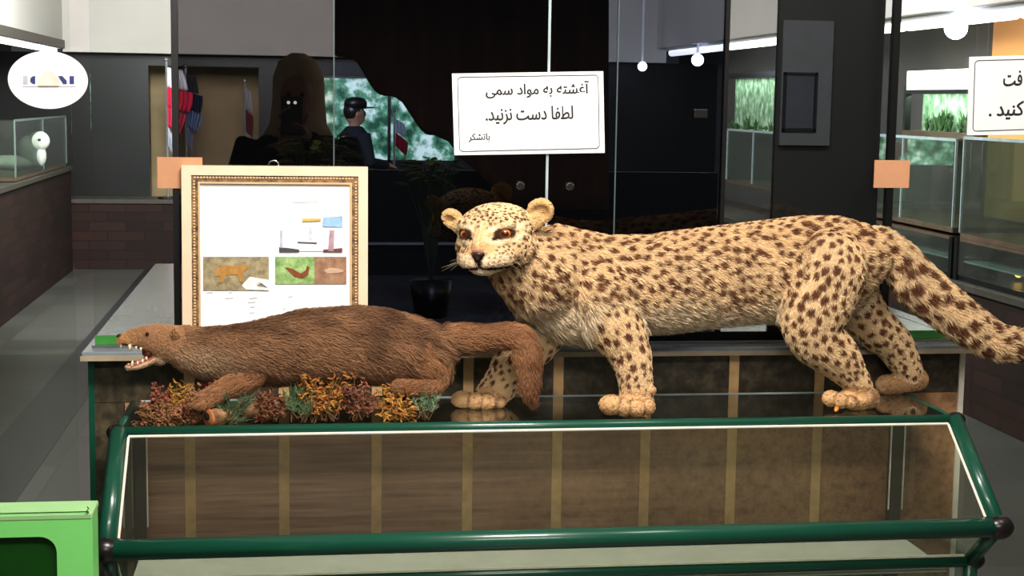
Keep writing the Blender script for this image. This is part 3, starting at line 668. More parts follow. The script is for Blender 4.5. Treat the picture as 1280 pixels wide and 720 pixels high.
photo(349, 285, 428, 314, [(0.3, (228, 230, 236)), (0.7, (250, 250, 252))], 30, 'building_photo', [
    ([(404, 272), (428, 270), (428, 284), (403, 283)], (150, 186, 226)), ([(378, 273), (401, 273), (401, 276), (378, 277)], (210, 176, 90)),
    ([(349, 309), (360, 310), (374, 312), (374, 315), (349, 315)], (72, 66, 74)), ([(372, 302), (396, 303), (396, 305), (372, 304)], (90, 84, 90)),
    ([(412, 288), (418, 288), (417, 314), (410, 314)], (176, 140, 150)), ([(404, 312), (428, 310), (428, 315), (404, 315)], (110, 62, 62)), ([(350, 288), (353, 288), (353, 310), (350, 310)], (186, 180, 200)),
    ([(386, 284), (390, 284), (390, 300), (386, 300)], (200, 200, 220))])
b = MB()
for y, xs in ((253, [(366, 398)]), (373, [(312, 322), (282, 292)]), (378, [(310, 320)]), (384, [(313, 319)]), (391, [(312, 319)]), (386, [(354, 357)]), (371, [(360, 366)]), (366, [(258, 266), (286, 290)])):
    for x0, x1 in xs:
        s = UY(x0, y, FY); e = UY(x1, y-0.5, FY); yy = lean(s[2])-0.0045
        s = UY(x0, y, yy); e = UY(x1, y-0.5, yy)
        b.slab([s, e, e+np.array((0, 0, 0.0016)), s+np.array((0, 0, 0.0016))], (0, 0.001, 0))
b.build('text_lines', mat('faint_grey_ink', (224, 226, 234), 0.6), r)
p = UY(342, 206, FY+0.005); MB().tube([p+np.array((0.014*math.cos(q), 0, 0.012*math.sin(q))) for q in np.linspace(0, 2*math.pi, 20)], 0.0016, 6).build('hanging_ring', M_chrome, r, True)

# ================================================================== GREEN DISPLAY CASE
L = 1.10; ZC = 0.800; D1 = 0.368; Y2, Z2 = -0.285, 0.582; Y3, Z3c = -0.151, 0.455
r = thing('display_case', (0, 0.05, 0), 'green framed glass showcase with slanted front carrying the stuffed animals', 'display case')
def rail(pts, rad, name, m_=M_green): return MB().tube(pts, rad, 16, up=(0, 1, 0.2)).build(name, m_, r, True)
rail([(-L, 0, ZC), (L, 0, ZC)], 0.0145, 'top_rail'); rail([(-L, Y2, Z2), (L, Y2, Z2)], 0.025, 'front_rail'); rail([(-L+0.02, Y3, Z3c), (L-0.02, Y3, Z3c)], 0.017, 'lower_rail')
rail([(-L, D1, ZC-0.008), (L, D1, ZC-0.008)], 0.008, 'rear_rail')
for s in (-1, 1):
    rail([(s*L, 0, ZC), (s*L, Y2, Z2)], 0.023, 'slanted_post'); rail([(s*L, Y2, Z2), (s*(L-0.005), Y3, Z3c)], 0.019, 'under_post')
    rail([(s*(L-0.005), Y3, Z3c), (s*(L-0.005), Y3, 0.0)], 0.019, 'front_leg'); rail([(s*L, 0, ZC-0.003), (s*L, D1, ZC-0.003)], 0.012, 'side_rail')
    MB().box(s*(L-0.015)-0.016, s*(L-0.015)+0.016, D1-0.03, D1+0.004, 0, ZC-0.01).build('rear_post', mat('brown_rear_post', (52, 52, 40), 0.4), r)
    MB().box(s*(L-0.036)-0.002, s*(L-0.036)+0.002, D1-0.03, D1-0.026, 0.46, ZC-0.02).box(s*(L+0.004)-0.002, s*(L+0.004)+0.002, D1-0.034, D1-0.03, 0.46, ZC-0.02).build('rear_bead', M_bead, r)
    for (y, z, q, nm) in ((0, ZC, 0.021, 'corner_cap'), (Y2, Z2, 0.030, 'corner_cap'), (Y3, Z3c, 0.024, 'corner_cap')):
        MB().ell((s*(L+0.004), y, z), ((q*1.25, 0, 0), (0, q*1.03, 0), (0, 0, q*1.03)), 16, 10).build(nm, M_blackcap, r, True)
    sd = [(s*L, 0, ZC), (s*L, Y2, Z2), (s*L, Y3, Z3c), (s*L, D1-0.03, Z3c), (s*L, D1-0.03, ZC-0.01)]
    MB().slab(sd, (-s*0.004, 0, 0)).build('side_pane', M_clear, r)
    d = np.array((0, Y2, Z2-ZC)); d = d/np.linalg.norm(d); nrm = np.array((0, d[2], -d[1])); nrm = nrm if nrm[1] < 0 else -nrm
    a = np.array((s*(L-0.026), 0, ZC))+d*0.022+nrm*0.006; c = np.array((s*(L-0.026), Y2, Z2))-d*0.028+nrm*0.006
    MB().tube([a, c], 0.0035, 8).build('side_bead', M_bead, r)
d = np.array((0, Y2, Z2-ZC)); d = d/np.linalg.norm(d); nrm = np.array((0, d[2], -d[1])); nrm = nrm if nrm[1] < 0 else -nrm
a = np.array((0, 0, ZC))+d*0.019+nrm*0.006
MB().tube([a+np.array((-L+0.026, 0, 0)), a+np.array((L-0.026, 0, 0))], 0.0035, 8, up=(0, 1, 0)).build('top_bead', M_bead, r)
MB().slab([(-L+0.02, 0, ZC), (L-0.02, 0, ZC), (L-0.02, Y2, Z2), (-L+0.02, Y2, Z2)], nrm*0.004).build('front_pane', glass('front_pane_glass', (246, 248, 244), 0.8, 0.0, 0.008, (190, 180, 165)), r)
MB().slab([(-L+0.02, Y2, Z2), (L-0.02, Y2, Z2), (L-0.02, Y3, Z3c), (-L+0.02, Y3, Z3c)], (0, -0.003, 0.002)).build('under_pane', glass('under_pane_glass', (232, 236, 230), 1.2, 0.05, 0.10, (200, 202, 190)), r)  # pale veil put into this pane in place of the floor's reflection
MB().box(-L+0.02, L-0.02, Y3-0.002, Y3+0.002, 0.06, Z3c-0.012).build('lower_pane', M_clear2, r)
MB().box(-L+0.03, L-0.03, Y3-0.016, Y3-0.010, Z3c+0.016, Z3c+0.021).build('lower_bead', M_bead, r)
MB().box(-L+0.005, L-0.005, 0.005, D1, ZC, ZC+0.006).build('top_pane', M_top, r)
MB().box(-L+0.02, L-0.02, D1-0.003, D1+0.002, ZC+0.006, ZC+0.0085).build('rear_edge_line', M_bright, r)
MB().box(-L+0.03, L-0.06, Y3+0.02, D1-0.035, Z3c-0.036, Z3c-0.028).build('inner_shelf', mat('glossy_grey_shelf', (238, 238, 226), 0.22, 0, 0.6, 0.05), r)
MB().box(-L, L, Y3, D1, 0, 0.06).build('kick_base', M_green, r)
ZS = ZC+0.0062

# ================================================================== GREEN COLLECTION BOX at lower left
bx1 = UY(115, 628, -0.62)[0]; bz = 0.764; bY = -0.62
r = thing('collection_box', (bx1-0.3, bY+0.05, 0), 'light green plastic box with a rounded dark opening at the lower left', 'box')
M_lime = mat('lime_plastic', (128, 222, 118), 0.4, 0, 0.5, 0.03, 6)
M_limetop = mat('pale_lime_plastic', (150, 200, 132), 0.4, 0, 0.5, 0.03, 6)
M_dgreen = mat('deep_green_plastic', (18, 92, 14), 0.4)
x0, x1 = bx1-0.62, bx1; zf0, zf1 = 0.0, bz
ox0, ox1, oz0, oz1, R_ = x0+0.10, UY(71, 690, bY)[0], 0.40, UY(50, 671, bY)[2], 0.035
outer = [(x0, zf0), (x1, zf0), (x1, zf1), (x0, zf1)]
bmm = bmesh.new()
def rr(cx0, cx1, cz0, cz1, R, n=6):
    o = []
    for (cx, cz, q0) in ((cx1-R, cz0+R, -90), (cx1-R, cz1-R, 0), (cx0+R, cz1-R, 90), (cx0+R, cz0+R, 180)):
        for k_ in range(n+1): q = math.radians(q0+90*k_/n); o.append((cx+R*math.cos(q), cz+R*math.sin(q)))
    return o
inner = rr(ox0, ox1, oz0, oz1, R_); outr = rr(x0, x1, zf0, zf1, 0.008)
b = MB(); n = len(inner)
for y in (bY, bY+0.012):
    b.add([(x, y, z) for x, z in outr]+[(x, y, z) for x, z in inner], [(i, (i+1) % n, n+(i+1) % n, n+i) for i in range(n)])
b.add([(x, y, z) for y in (bY, bY+0.012) for x, z in inner], [(i, (i+1) % n, n+(i+1) % n, n+i) for i in range(n)])
b.add([(x, y, z) for y in (bY, bY+0.012) for x, z in outr], [(i, (i+1) % n, n+(i+1) % n, n+i) for i in range(n)])
b.build('front_panel', M_lime, r)
b = MB(); b.box(x0, x0+0.012, bY+0.012, bY+0.10, 0, bz-0.01).box(x1-0.012, x1, bY+0.012, bY+0.10, 0, bz-0.01).box(x0, x1, bY+0.09, bY+0.10, 0, bz-0.01); b.build('side_panels', M_lime, r)
MB().box(x0, x1+0.001, bY-0.001, bY+0.102, bz-0.016, bz).build('lid', M_limetop, r, bevel=0.004)
MB().box(x0+0.02, x1-0.02, bY+0.05, bY+0.06, 0.02, bz-0.03).build('inner_wall', M_dgreen, r)
p = UY(109, 638, bY-0.002); MB().tube([p+np.array((0, 0, 0.008)), p+np.array((0.003, 0, 0.004)), p+np.array((-0.002, 0, -0.003)), p+np.array((0.003, 0, -0.005))], 0.0012, 6).build('pen_mark', M_ink, r)
# ================================================================== STUFFED ANIMALS
def S(px, py, Y): return UY(px, py, Y)
def KY(Y): return (Y-CAM[1])/FPX*1.012          # metres per photo pixel on that plane
class Body:
    """collects the closed pieces of one animal and, for the fur, samples along its bones"""
    def __init__(s): s.m = MB(); s.bp = []; s.bt = []; s.br = []; s.bg = []
    def bones(s, P, R, tagname, rev=False):
        P = [np.array(p, float) for p in P]
        for i in range(len(P)-1):
            n = max(2, int(np.linalg.norm(P[i+1]-P[i])/0.012)); d = P[i+1]-P[i]; d = d/(np.linalg.norm(d)+1e-9)
            for q in range(n):
                w = q/n; s.bp.append(P[i]*(1-w)+P[i+1]*w); s.bt.append(-d if rev else d); s.br.append(R[i]*(1-w)+R[i+1]*w); s.bg.append(tagname)
    def trunk(s, st, tagname):
        """st rows: px, top py, bottom py, Y, half width in metres -> upright elliptical sections"""
        rings, P, R = [], [], []
        for x, t_, b_, Y, w in st:
            a, c = S(x, t_, Y), S(x, b_, Y); m_ = (a+c)/2; h = (a[2]-c[2])/2; ring = []
            for q in np.linspace(0, 2*math.pi, 28, endpoint=False):
                ring.append(m_+np.array((0, w*math.cos(q), h*math.sin(q))))
            rings.append(ring); P.append(m_); R.append(max(h, w))
        s.m.rings(rings); s.bones(P, R, tagname)
    def limb(s, st, tagname, flat=1.0, n=18):
        """st rows: px, py, Y, half thickness in px"""
        P = [S(a, b_, Y) for a, b_, Y, q in st]; R = [q*KY(Y) for a, b_, Y, q in st]
        # smooth the chain
        PP, RR = [], []
        for i in range(len(P)-1):
            p0, p1, p2, p3 = P[max(i-1, 0)], P[i], P[i+1], P[min(i+2, len(P)-1)]
            for q in range(5):
                u = q/5; PP.append(0.5*((2*p1)+(-p0+p2)*u+(2*p0-5*p1+4*p2-p3)*u*u+(-p0+3*p1-3*p2+p3)*u**3)); RR.append(R[i]*(1-u)+R[i+1]*u)
        PP.append(P[-1]); RR.append(R[-1])
        s.m.tube(PP, RR, n, up=(0, 1, 0), flat=flat); s.m.ball(PP[0], RR[0]*0.97, n, 10); s.m.ball(PP[-1], RR[-1]*0.97, n, 10)
        s.bones(PP, RR, tagname)
    def blob(s, c, ax, tagname, d=None):
        s.m.ell(c, ax, 20, 12)
        if d is not None: s.bp.append(np.array(c, float)); s.bt.append(np.array(d, float)/np.linalg.norm(d)); s.br.append(max(np.linalg.norm(a) for a in ax)); s.bg.append(tagname)
    def finish(s): s.bp = np.array(s.bp); s.bt = np.array(s.bt); s.br = np.array(s.br); s.bg = np.array(s.bg)
    def region(s, P):
        """nearest bone sample of each point -> (index)"""
        out = np.zeros(len(P), int)
        for a in range(0, len(P), 4000):
            d = np.linalg.norm(P[a:a+4000, None, :]-s.bp[None], axis=2)-s.br[None]
            out[a:a+4000] = d.argmin(1)
        return out
def mesh_arrays(me):
    nv = len(me.vertices); co = np.zeros(nv*3, np.float32); me.vertices.foreach_get('co', co); nr = np.zeros(nv*3, np.float32)
    me.vertices.foreach_get('normal', nr); me.calc_loop_triangles(); tr = np.zeros(len(me.loop_triangles)*3, np.int32); me.loop_triangles.foreach_get('vertices', tr)
    return co.reshape(-1, 3).astype(float), nr.reshape(-1, 3).astype(float), tr.reshape(-1, 3)
def scatter(co, nr, tr, n, w=None):
    A = co[tr]; ar = 0.5*np.linalg.norm(np.cross(A[:, 1]-A[:, 0], A[:, 2]-A[:, 0]), axis=1)
    if w is not None: ar = ar*w[tr].mean(1)
    k = rng.choice(len(tr), n, p=ar/ar.sum()); u, v = rng.random(n), rng.random(n); f = u+v > 1; u[f], v[f] = 1-u[f], 1-v[f]
    b = np.stack([1-u-v, u, v], 1); P = (A[k]*b[:, :, None]).sum(1); N = (nr[tr[k]]*b[:, :, None]).sum(1); N /= np.linalg.norm(N, axis=1)[:, None]
    return P, N
def noise_at(P, sc, seed=0.0): return np.array([noise.noise(Vector(p)*sc+Vector((seed, seed*0.7, -seed))) for p in P])
def sstep(a, b_, x): t = np.clip((x-a)/(b_-a), 0, 1); return t*t*(3-2*t)
def paint(me, col):
    a = me.color_attributes.new('paint', 'FLOAT_COLOR', 'POINT'); c = np.ones((len(me.vertices), 4), np.float32); c[:, :3] = col
    a.data.foreach_set('color', c.ravel())
def fur(name, P, N, D, length, lift, radius, col, parent, material, jitter=0.35, grav=0.15, loc=(0, 0, 0)):
    """short tapered hairs laid along D"""
    n = len(P); J = rng.normal(0, jitter, (n, 3)); T = D+J; T -= N*(T*N).sum(1)[:, None]; T /= (np.linalg.norm(T, axis=1)[:, None]+1e-9)
    Lh = (length*rng.uniform(0.65, 1.25, n))[:, None]; lf = (lift*rng.uniform(0.6, 1.5, n))[:, None]; g = np.array((0, 0, -1.))
    p0 = P-N*0.002; p1 = P+T*Lh*0.33+N*Lh*lf*0.55; p2 = P+T*Lh*0.68+N*Lh*lf*0.85+g*Lh*grav*0.35; p3 = P+T*Lh+N*Lh*lf*0.8+g*Lh*grav
    pts = np.stack([p0, p1, p2, p3], 1)-np.array(loc)
    hc = bpy.data.hair_curves.new(name); hc.add_curves([4]*n)
    hc.attributes['position'].data.foreach_set('vector', pts.reshape(-1).astype(np.float32))
    ra = hc.attributes.get('radius') or hc.attributes.new('radius', 'FLOAT', 'POINT')
    ra.data.foreach_set('value', (np.array((1, 0.85, 0.55, 0.08))[None]*radius*rng.uniform(0.7, 1.2, n)[:, None]).reshape(-1).astype(np.float32))
    ca = hc.attributes.new('paint', 'FLOAT_COLOR', 'CURVE'); c = np.ones((n, 4), np.float32); c[:, :3] = col; ca.data.foreach_set('color', c.ravel())
    hc.materials.append(material); o = bpy.data.objects.new(name, hc); COL.objects.link(o); o.parent = parent; o.location = (0, 0, 0)
    return o
lc = lambda *c: np.array(lin(c))

# ------------------------------------------------------------------ the leopard
def build_leopard():
    base = S(830, 515, 0.18); base[2] = ZS
    root = thing('stuffed_leopard', base, 'spotted young leopard mount standing on the green case with head turned', 'leopard')
    B = Body()
    B.trunk([(652, 300, 375, .155, .062), (672, 288, 402, .17, .078), (695, 282, 420, .185, .09), (725, 289, 427, .195, .098), (760, 296, 424, .20, .104), (805, 296, 413, .205, .105), (850, 290, 409, .21, .103), (900, 284, 403, .215, .102),
             (950, 278, 399, .22, .10), (1000, 272, 398, .22, .098), (1045, 272, 396, .22, .096), (1078, 281, 376, .22, .085), (1100, 294, 348, .22, .062), (1113, 304, 332, .22, .035)], 'body')
    # neck up to the head
    B.limb([(632, 305, .13, 34), (652, 325, .15, 46), (678, 345, .17, 56)], 'neck')
    # near fore leg, far fore leg
    B.limb([(742, 362, .15, 42), (766, 404, .125, 37), (785, 438, .11, 27), (792, 462, .10, 22.5), (795, 484, .098, 20.5), (795, 498, .095, 20)], 'leg')
    B.limb([(690, 385, .26, 36), (672, 420, .26, 31), (645, 452, .255, 27), (626, 480, .25, 22), (614, 492, .245, 19)], 'leg')
    # hind legs: thigh, shank, hock, foot
    B.limb([(1035, 335, .15, 50), (1018, 385, .135, 46), (1020, 420, .13, 36), (1045, 445, .13, 29), (1064, 468, .13, 20), (1077, 486, .13, 15)], 'leg')
    B.limb([(1060, 365, .29, 36), (1085, 400, .30, 29), (1115, 428, .32, 24), (1130, 452, .335, 20), (1138, 468, .345, 16)], 'leg')
    # tail
    B.limb([(1092, 305, .22, 22), (1118, 322, .22, 24), (1145, 353, .21, 27), (1178, 381, .20, 26), (1212, 407, .19, 24), (1246, 427, .18, 21), (1285, 431, .17, 17), (1315, 428, .165, 13), (1332, 424, .16, 7)], 'tail')
    # paws
    def paw(px, py, Y, w, h, toes, d):
        k = KY(Y); c = S(px, py, Y); c[2] = ZS+h*k*0.5
        d = np.array(d, float); d /= np.linalg.norm(d); s = np.array((-d[1], d[0], 0.))
        B.blob(c, (d*w*k*0.62, s*w*k*0.44, (0, 0, h*k*0.52)), 'paw', d)
        for q in toes:
            tc = c+d*w*k*0.52+s*q*w*k; tc[2] = ZS+h*k*0.36
            B.blob(tc, (d*w*k*0.26, s*w*k*0.15, (0, 0, h*k*0.37)), 'paw', d)
    def blobs(rows, tagname, d):
        for px, py, Y, rx, rz in rows: q = KY(Y); B.blob(S(px, py, Y), ((rx*q, 0, 0), (0, min(rx, rz*1.15)*q, 0), (0, 0, rz*q)), tagname, d)
    blobs([(795, 501, .09, 23, 17), (764, 506, .058, 15.5, 12.5), (780, 509, .046, 11.5, 11.5), (795, 510, .042, 12, 11), (809, 508, .052, 10, 10.5), (814, 488, .075, 6, 6)], 'paw', (-.4, -.9, 0))
    blobs([(616, 494, .24, 20, 14), (579, 499, .215, 15, 10), (594, 501, .205, 13, 9.5), (609, 502, .205, 12, 9), (624, 501, .215, 9, 8.5)], 'paw', (-.9, -.4, 0))
    blobs([(1070, 496, .125, 24, 12), (1039, 498, .115, 11.5, 10), (1051, 501, .10, 10.5, 9.5), (1064, 502, .098, 10.5, 8.5), (1077, 501, .105, 9, 8)], 'paw', (-.85, -.5, 0))
    B.limb([(1086, 497, .128, 14), (1066, 499, .125, 14)], 'paw')
    B.limb([(1146, 474, .345, 15), (1124, 479, .345, 13), (1106, 481, .34, 12)], 'paw')
    # head in its own frame: s to the viewer's right, b towards the nose, u up
    O = S(621, 292, .115); k = 1.0
    b = np.array((-.41, -.91, -.06)); b /= np.linalg.norm(b); s = np.array((.91, -.41, 0.)); s -= b*(s@b); s /= np.linalg.norm(s); u = np.cross(s, b)
    if u[2] < 0: u = -u
    rl = math.radians(3.0); s, u = s*math.cos(rl)+u*math.sin(rl), u*math.cos(rl)-s*math.sin(rl)
    H = lambda a, f_, c: O+s*a+b*f_+u*c
    E = lambda a, f_, c, ra, rf, rc: B.m.ell(H(a, f_, c), (s*ra, b*rf, u*rc), 22, 14)
    E(0, 0, .010, .104, .105, .070); E(0, .052, .004, .084, .075, .064); E(.0, .085, -.022, .058, .062, .046)
    E(0, .118, -.036, .043, .056, .034); E(-.025, .142, -.050, .033, .030, .023); E(.025, .142, -.050, .033, .030, .023); E(-.04, .11, -.048, .034, .04, .028); E(.042, .11, -.048, .036, .042, .028)
    E(0, .120, -.071, .038, .036, .018); E(0, .09, -.068, .042, .05, .022)
    E(-.052, .040, -.026, .046, .060, .046); E(.058, .035, -.028, .048, .062, .048)
    E(-.047, .086, .038, .032, .026, .016); E(.047, .086, .038, .032, .026, .016)
    B.m.tube([H(0, .07, .045), H(0, .12, .012), H(0, .158, -.020)], [.026, .023, .019], 16)
    E(0, .166, -.026, .017, .012, .011)
    B.bones([H(0, .17, -.02), H(0, .10, .0), H(0, .0, .02), H(0, -.06, .0)], [.03, .05, .09, .10], 'head')
    for sg, hgt, es in ((-1, .034, .68), (1, .048, .92)):
        c = H(sg*(.118 if sg < 0 else .110), -.012, hgt); out = s*sg*.70+u*.72; out /= np.linalg.norm(out); fw = b*.88+s*sg*.42; fw -= out*(fw@out); fw /= np.linalg.norm(fw); sd = np.cross(out, fw)
        # a cupped shell: rim of small balls bent round the bowl
        for q in np.linspace(-2.5, 2.5, 15):
            rr_ = .031*es; B.m.ell(c+out*(.012*es+rr_*math.cos(q)*1.0)+sd*rr_*math.sin(q)*.92+fw*.004*abs(math.cos(q/2)), (out*.0075, sd*.0075, fw*.0075), 10, 8)
        B.m.ell(c+out*.008*es-fw*.008, (out*.036*es, sd*.032*es, fw*.010), 16, 10)
        B.m.ell(c-out*.026*es-fw*.004, (out*.03*es, sd*.034*es, fw*.02), 14, 8)
        B.bones([c-out*.008, c+out*.04], [.026, .028], 'ear')
    B.finish()
    MF = vcol('leopard_fur', rough=0.8, spec=0.1)
    body = voxel_body(B.m, 'body', 0.0046, 2, MF, root)
    co, nr, tr = mesh_arrays(body.data); off = np.array(root.location); co = co
    reg = B.region(co); G = B.bg[reg]
    EYES = [H(-.0505, .102, .014), H(.0505, .104, .014)]
    def local(P): Q = P-O; return Q@s, Q@b, Q@u
    # spots: seeds spread over the skin with a distance set by the region
    sp_r = {'body': (.0092, .0225), 'neck': (.0080, .0195), 'leg': (.0098, .0265), 'tail': (.0145, .0340), 'paw': (.0038, .0145), 'head': (.0044, .0112), 'ear': (.003, .02)}
    sw = np.ones(len(co)); sw[G == 'head'] = 6; CP, CN = scatter(co, nr, tr, 36000, sw); cg = B.bg[B.region(CP)]; la, lf, lu_ = local(CP)
    seeds, sr, ss = np.zeros((0, 3)), [], []
    K = np.zeros((5000, 3)); kr = np.zeros(5000); n = 0
    low = CP[:, 2]-ZS
    for i in range(len(CP)):
        r_, d_ = sp_r[cg[i]]
        if cg[i] == 'leg' and low[i] < .12: r_, d_ = .0066, .0185
        if cg[i] == 'body' and CP[i][0] > S(985, 340, .2)[0]: r_, d_ = .0112, .0265
        if cg[i] == 'head' and (lf[i] > .085 and abs(la[i]) < .034 and lu_[i] < .03): continue
        d_ *= rng.uniform(.88, 1.15)
        if n and (np.linalg.norm(K[:n]-CP[i], axis=1) < d_).any(): continue
        K[n] = CP[i]; kr[n] = r_*rng.uniform(.75, 1.25); n += 1
        if n >= 5000: break
    kd = KDTree(n)
    for i in range(n): kd.insert(Vector(K[i]), i)
    kd.balance()
    ktan = B.bt[B.region(K[:n])]; kel = rng.uniform(.95, 1.25, n); kro = rng.random(n)
    def colour(P, N, G, idx):
        m_ = len(P); n1 = noise_at(P, 9); n2 = noise_at(P, 85, 3.1); n3 = noise_at(P, 30, 7.7)
        c = np.tile(lc(226, 194, 150), (m_, 1))*(1+.16*n1)[:, None]
        pale = lc(232, 212, 180)
        mid = S(900, 345, .1)[2]; belly = np.isin(G, ('body', 'neck'))*sstep(-.045, -.115, P[:, 2]-mid+.025*n1)*.8
        inner = np.clip(sstep(.1, .8, N[:, 1]), 0, 1)*np.isin(G, ('leg', 'paw'))
        w = np.clip(belly+.4*inner, 0, 1)[:, None]; c = c*(1-w)+pale*w
        dk = (np.isin(G, ('body',))*sstep(.02, .13, P[:, 2]-mid))[:, None]*.45; c = c*(1-dk)+lc(212, 170, 120)*dk
        spot = np.zeros(m_); light = np.zeros(m_)
        for i in range(m_):
            p = P[i]
            for q in kd.find_n(Vector(p), 2):
                j = q[1]; d = p-K[j]; al = d@ktan[j]; e2 = max(d@d-al*al, 0); e = math.sqrt((al/kel[j])**2+e2)/kr[j]*(1+.42*n2[i])
                v = 1-min(1, max(0, (e-.82)/.3))
                if v > spot[i]: spot[i] = v; light[i] = (1-min(1, max(0, (e-.25)/.35))) if kro[j] < .5 else 0
        ros = np.where(G == 'body', light*.7, 0)
        fade = np.where(np.isin(G, ('body', 'neck')), 1-.62*belly, 1.0); fade = np.where(G == 'paw', .8, fade); fade = np.where(G == 'ear', 0, fade)
        sc = np.tile(lc(104, 64, 44), (m_, 1)); sc = np.where((G == 'head')[:, None], lc(84, 50, 34), sc); sc = sc*(1-ros[:, None])+lc(150, 96, 56)*ros[:, None]
        a = (spot*fade)[:, None]; c = c*(1-a)+sc*a
        paws = (G == 'paw')[:, None]*.5
        pk = B.bg == 'paw'; TC, TR = B.bp[pk], B.br[pk]; ip = np.where(G == 'paw')[0]; cr = np.zeros(m_)
        for a0 in range(0, len(ip), 4000):
            I = ip[a0:a0+4000]; dd = np.sort(np.linalg.norm(P[I][:, None]-TC[None], axis=2)/TR[None], axis=1); cr[I] = sstep(.20, .03, dd[:, 1]-dd[:, 0])*sstep(.55, .8, dd[:, 0])
        c = c*(1-paws)+lc(216, 166, 110)*paws; c = c*(1-.6*cr[:, None])+lc(96, 58, 38)*.6*cr[:, None]  # shade in the creases between toes put into the fur colour
        # face
        hd = np.isin(G, ('head', 'ear', 'neck')); A_, F_, U_ = local(P)
        if hd.any():
            face = hd & (F_ > .02)
            def put(mask, colr): 
                mk = np.clip(mask, 0, 1)[:, None]*face[:, None]; c[:] = c*(1-mk)+colr*mk
            br = sstep(.045, .022, np.abs(A_))*sstep(.05, .09, F_)*sstep(-.04, -.02, U_)*sstep(.035, .018, U_); put(br*.75, lc(222, 176, 126))
            put(sstep(.12, .15, F_)*sstep(-.028, -.040, U_)*.8, lc(240, 214, 180)); put(sstep(-.066, -.078, U_)*sstep(.06, .1, F_)*.8, lc(232, 214, 186))
            for ex in EYES:
                q = P-ex; ea, eu = q@s, q@u; ee = np.sqrt((ea/1.65)**2+eu**2)
                put(sstep(.030, .023, ee)*sstep(.0145, .018, ee)*sstep(-.004, .010, np.abs(eu))*.85, lc(246, 224, 186))
                put(sstep(.0160, .0130, ee), lc(66, 40, 26))
                sgn = 1 if ea.mean() > 0 else 1
            for sg in (-1, 1):    # dark tear mark at the inner eye corner
                q2 = np.sqrt(((A_-sg*.030)/1.1)**2+((U_-.004)*1.0)**2); put(sstep(.007, .004, q2)*(F_ > .07), lc(50, 30, 20))
            nose = sstep(.0215, .0175, np.sqrt(A_**2+((U_+.030)*1.45)**2))*(F_ > .152); put(nose*.85, lc(120, 72, 58))
            tm = ((np.abs(np.abs(A_)-.5*np.clip(U_+.05, 0, .03)-.002) < .006) & (U_ > -.05) & (U_ < -.026) & (F_ > .15)); put(tm*1.0, lc(28, 18, 16))
            put(((np.abs(A_) < .0035) & (U_ < -.042) & (U_ > -.068) & (F_ > .14))*1.0, lc(34, 22, 18))
            ml = -.066-.10*np.clip(np.abs(A_)-.028, 0, .1)+.35*np.clip(.028-np.abs(A_), 0, 1)*.2
            put(((np.abs(U_-ml) < .0042) & (np.abs(A_) < .072) & (F_ > .06))*1.0, lc(40, 24, 20))
            for row in range(3):  # rows of small marks on the lip pads
                uu = -.040-row*.009; put((np.abs(U_-uu-.06*(np.abs(A_)-.03)) < .0018)*(np.abs(A_) > .020)*(np.abs(A_) < .062)*(F_ > .08)*(np.sin(A_*520+row) > -.1)*.75, lc(86, 52, 38))
            forehead = 0
        ear = G == 'ear'
        if ear.any():
            e = np.clip((N@b), 0, 1); ec = lc(236, 204, 150)[None]*(.75+.35*e)[:, None]; n4 = np.clip(.5+1.2*n3, 0, 1)[:, None]; ec = ec*(1-.25*n4)+lc(176, 126, 80)*.25*n4
            c[ear] = ec[ear]
        return np.clip(c, .003, .95)
    paint(body.data, colour(co, nr, G, reg))
    # fur
    wt = np.ones(len(co)); wt[np.isin(G, ('head', 'ear'))] = 2.6; wt[np.isin(G, ('paw',))] = 1.4
    back = (nr[:, 1] > .55); wt[back] *= .25
    P, N = scatter(co, nr, tr, 150000, wt); ri = B.region(P); g = B.bg[ri]; D = B.bt[ri].copy()
    D[g == 'body'] += np.array((0.1, 0, -.55)); D[g == 'neck'] = np.array((.75, .1, -.65))
    La, Lf, Lu = local(P); hd = g == 'head'
    eyed = np.minimum(np.linalg.norm(P-EYES[0], axis=1), np.linalg.norm(P-EYES[1], axis=1))
    keep = ~((eyed < .0165) | (hd & (Lf > .157) & (np.abs(La) < .018) & (Lu < -.02) & (Lu > -.045)))
    D[hd] = -b[None]*.8+s[None]*np.sign(La[hd])[:, None]*.35-u[None]*.25
    ln = np.select([g == 'body', g == 'neck', g == 'leg', g == 'tail', g == 'paw', g == 'head', g == 'ear'], [.0145, .014, .010, .018, .0055, .0055, .007], .012)
    mid = S(900, 365, .1)[2]; bel = np.isin(g, ('body', 'neck'))*sstep(0, -.10, P[:, 2]-mid); ln = ln*(1+1.0*bel)
    ln = np.where((g == 'leg') & (P[:, 2]-ZS < .13), .008, ln)
    lf_ = np.select([g == 'head', g == 'tail', g == 'leg'], [.25, .55, .35], .38)
    C = colour(P, N, g, ri)*rng.uniform(.86, 1.14, len(P))[:, None]
    fur('fur', P[keep], N[keep], D[keep], ln[keep], lf_[keep], .00085, np.clip(C[keep], .003, .95), root, MF, .28, .12, root.location)
    # eyes, nose, whiskers, claws
    t = NT('amber_eye'); tc = t.n.new('ShaderNodeTexCoord'); sp = t.n.new('ShaderNodeVectorMath'); sp.operation = 'DOT_PRODUCT'; t.link(tc.outputs['Normal'], sp.inputs[0]); sp.inputs[1].default_value = tuple(b*.96+np.array((.12, -.25, 0)))
    t.link(t.ramp(sp.outputs['Value'], [(0.0, hexc(60, 30, 14)), (0.45, hexc(120, 70, 30)), (0.62, hexc(176, 112, 52)), (0.90, hexc(168, 84, 36)), (0.955, hexc(64, 20, 12))]), t.b.inputs['Base Color']); t.b.inputs['Roughness'].default_value = 0.06; t.b.inputs['Coat Weight'].default_value = 0.6
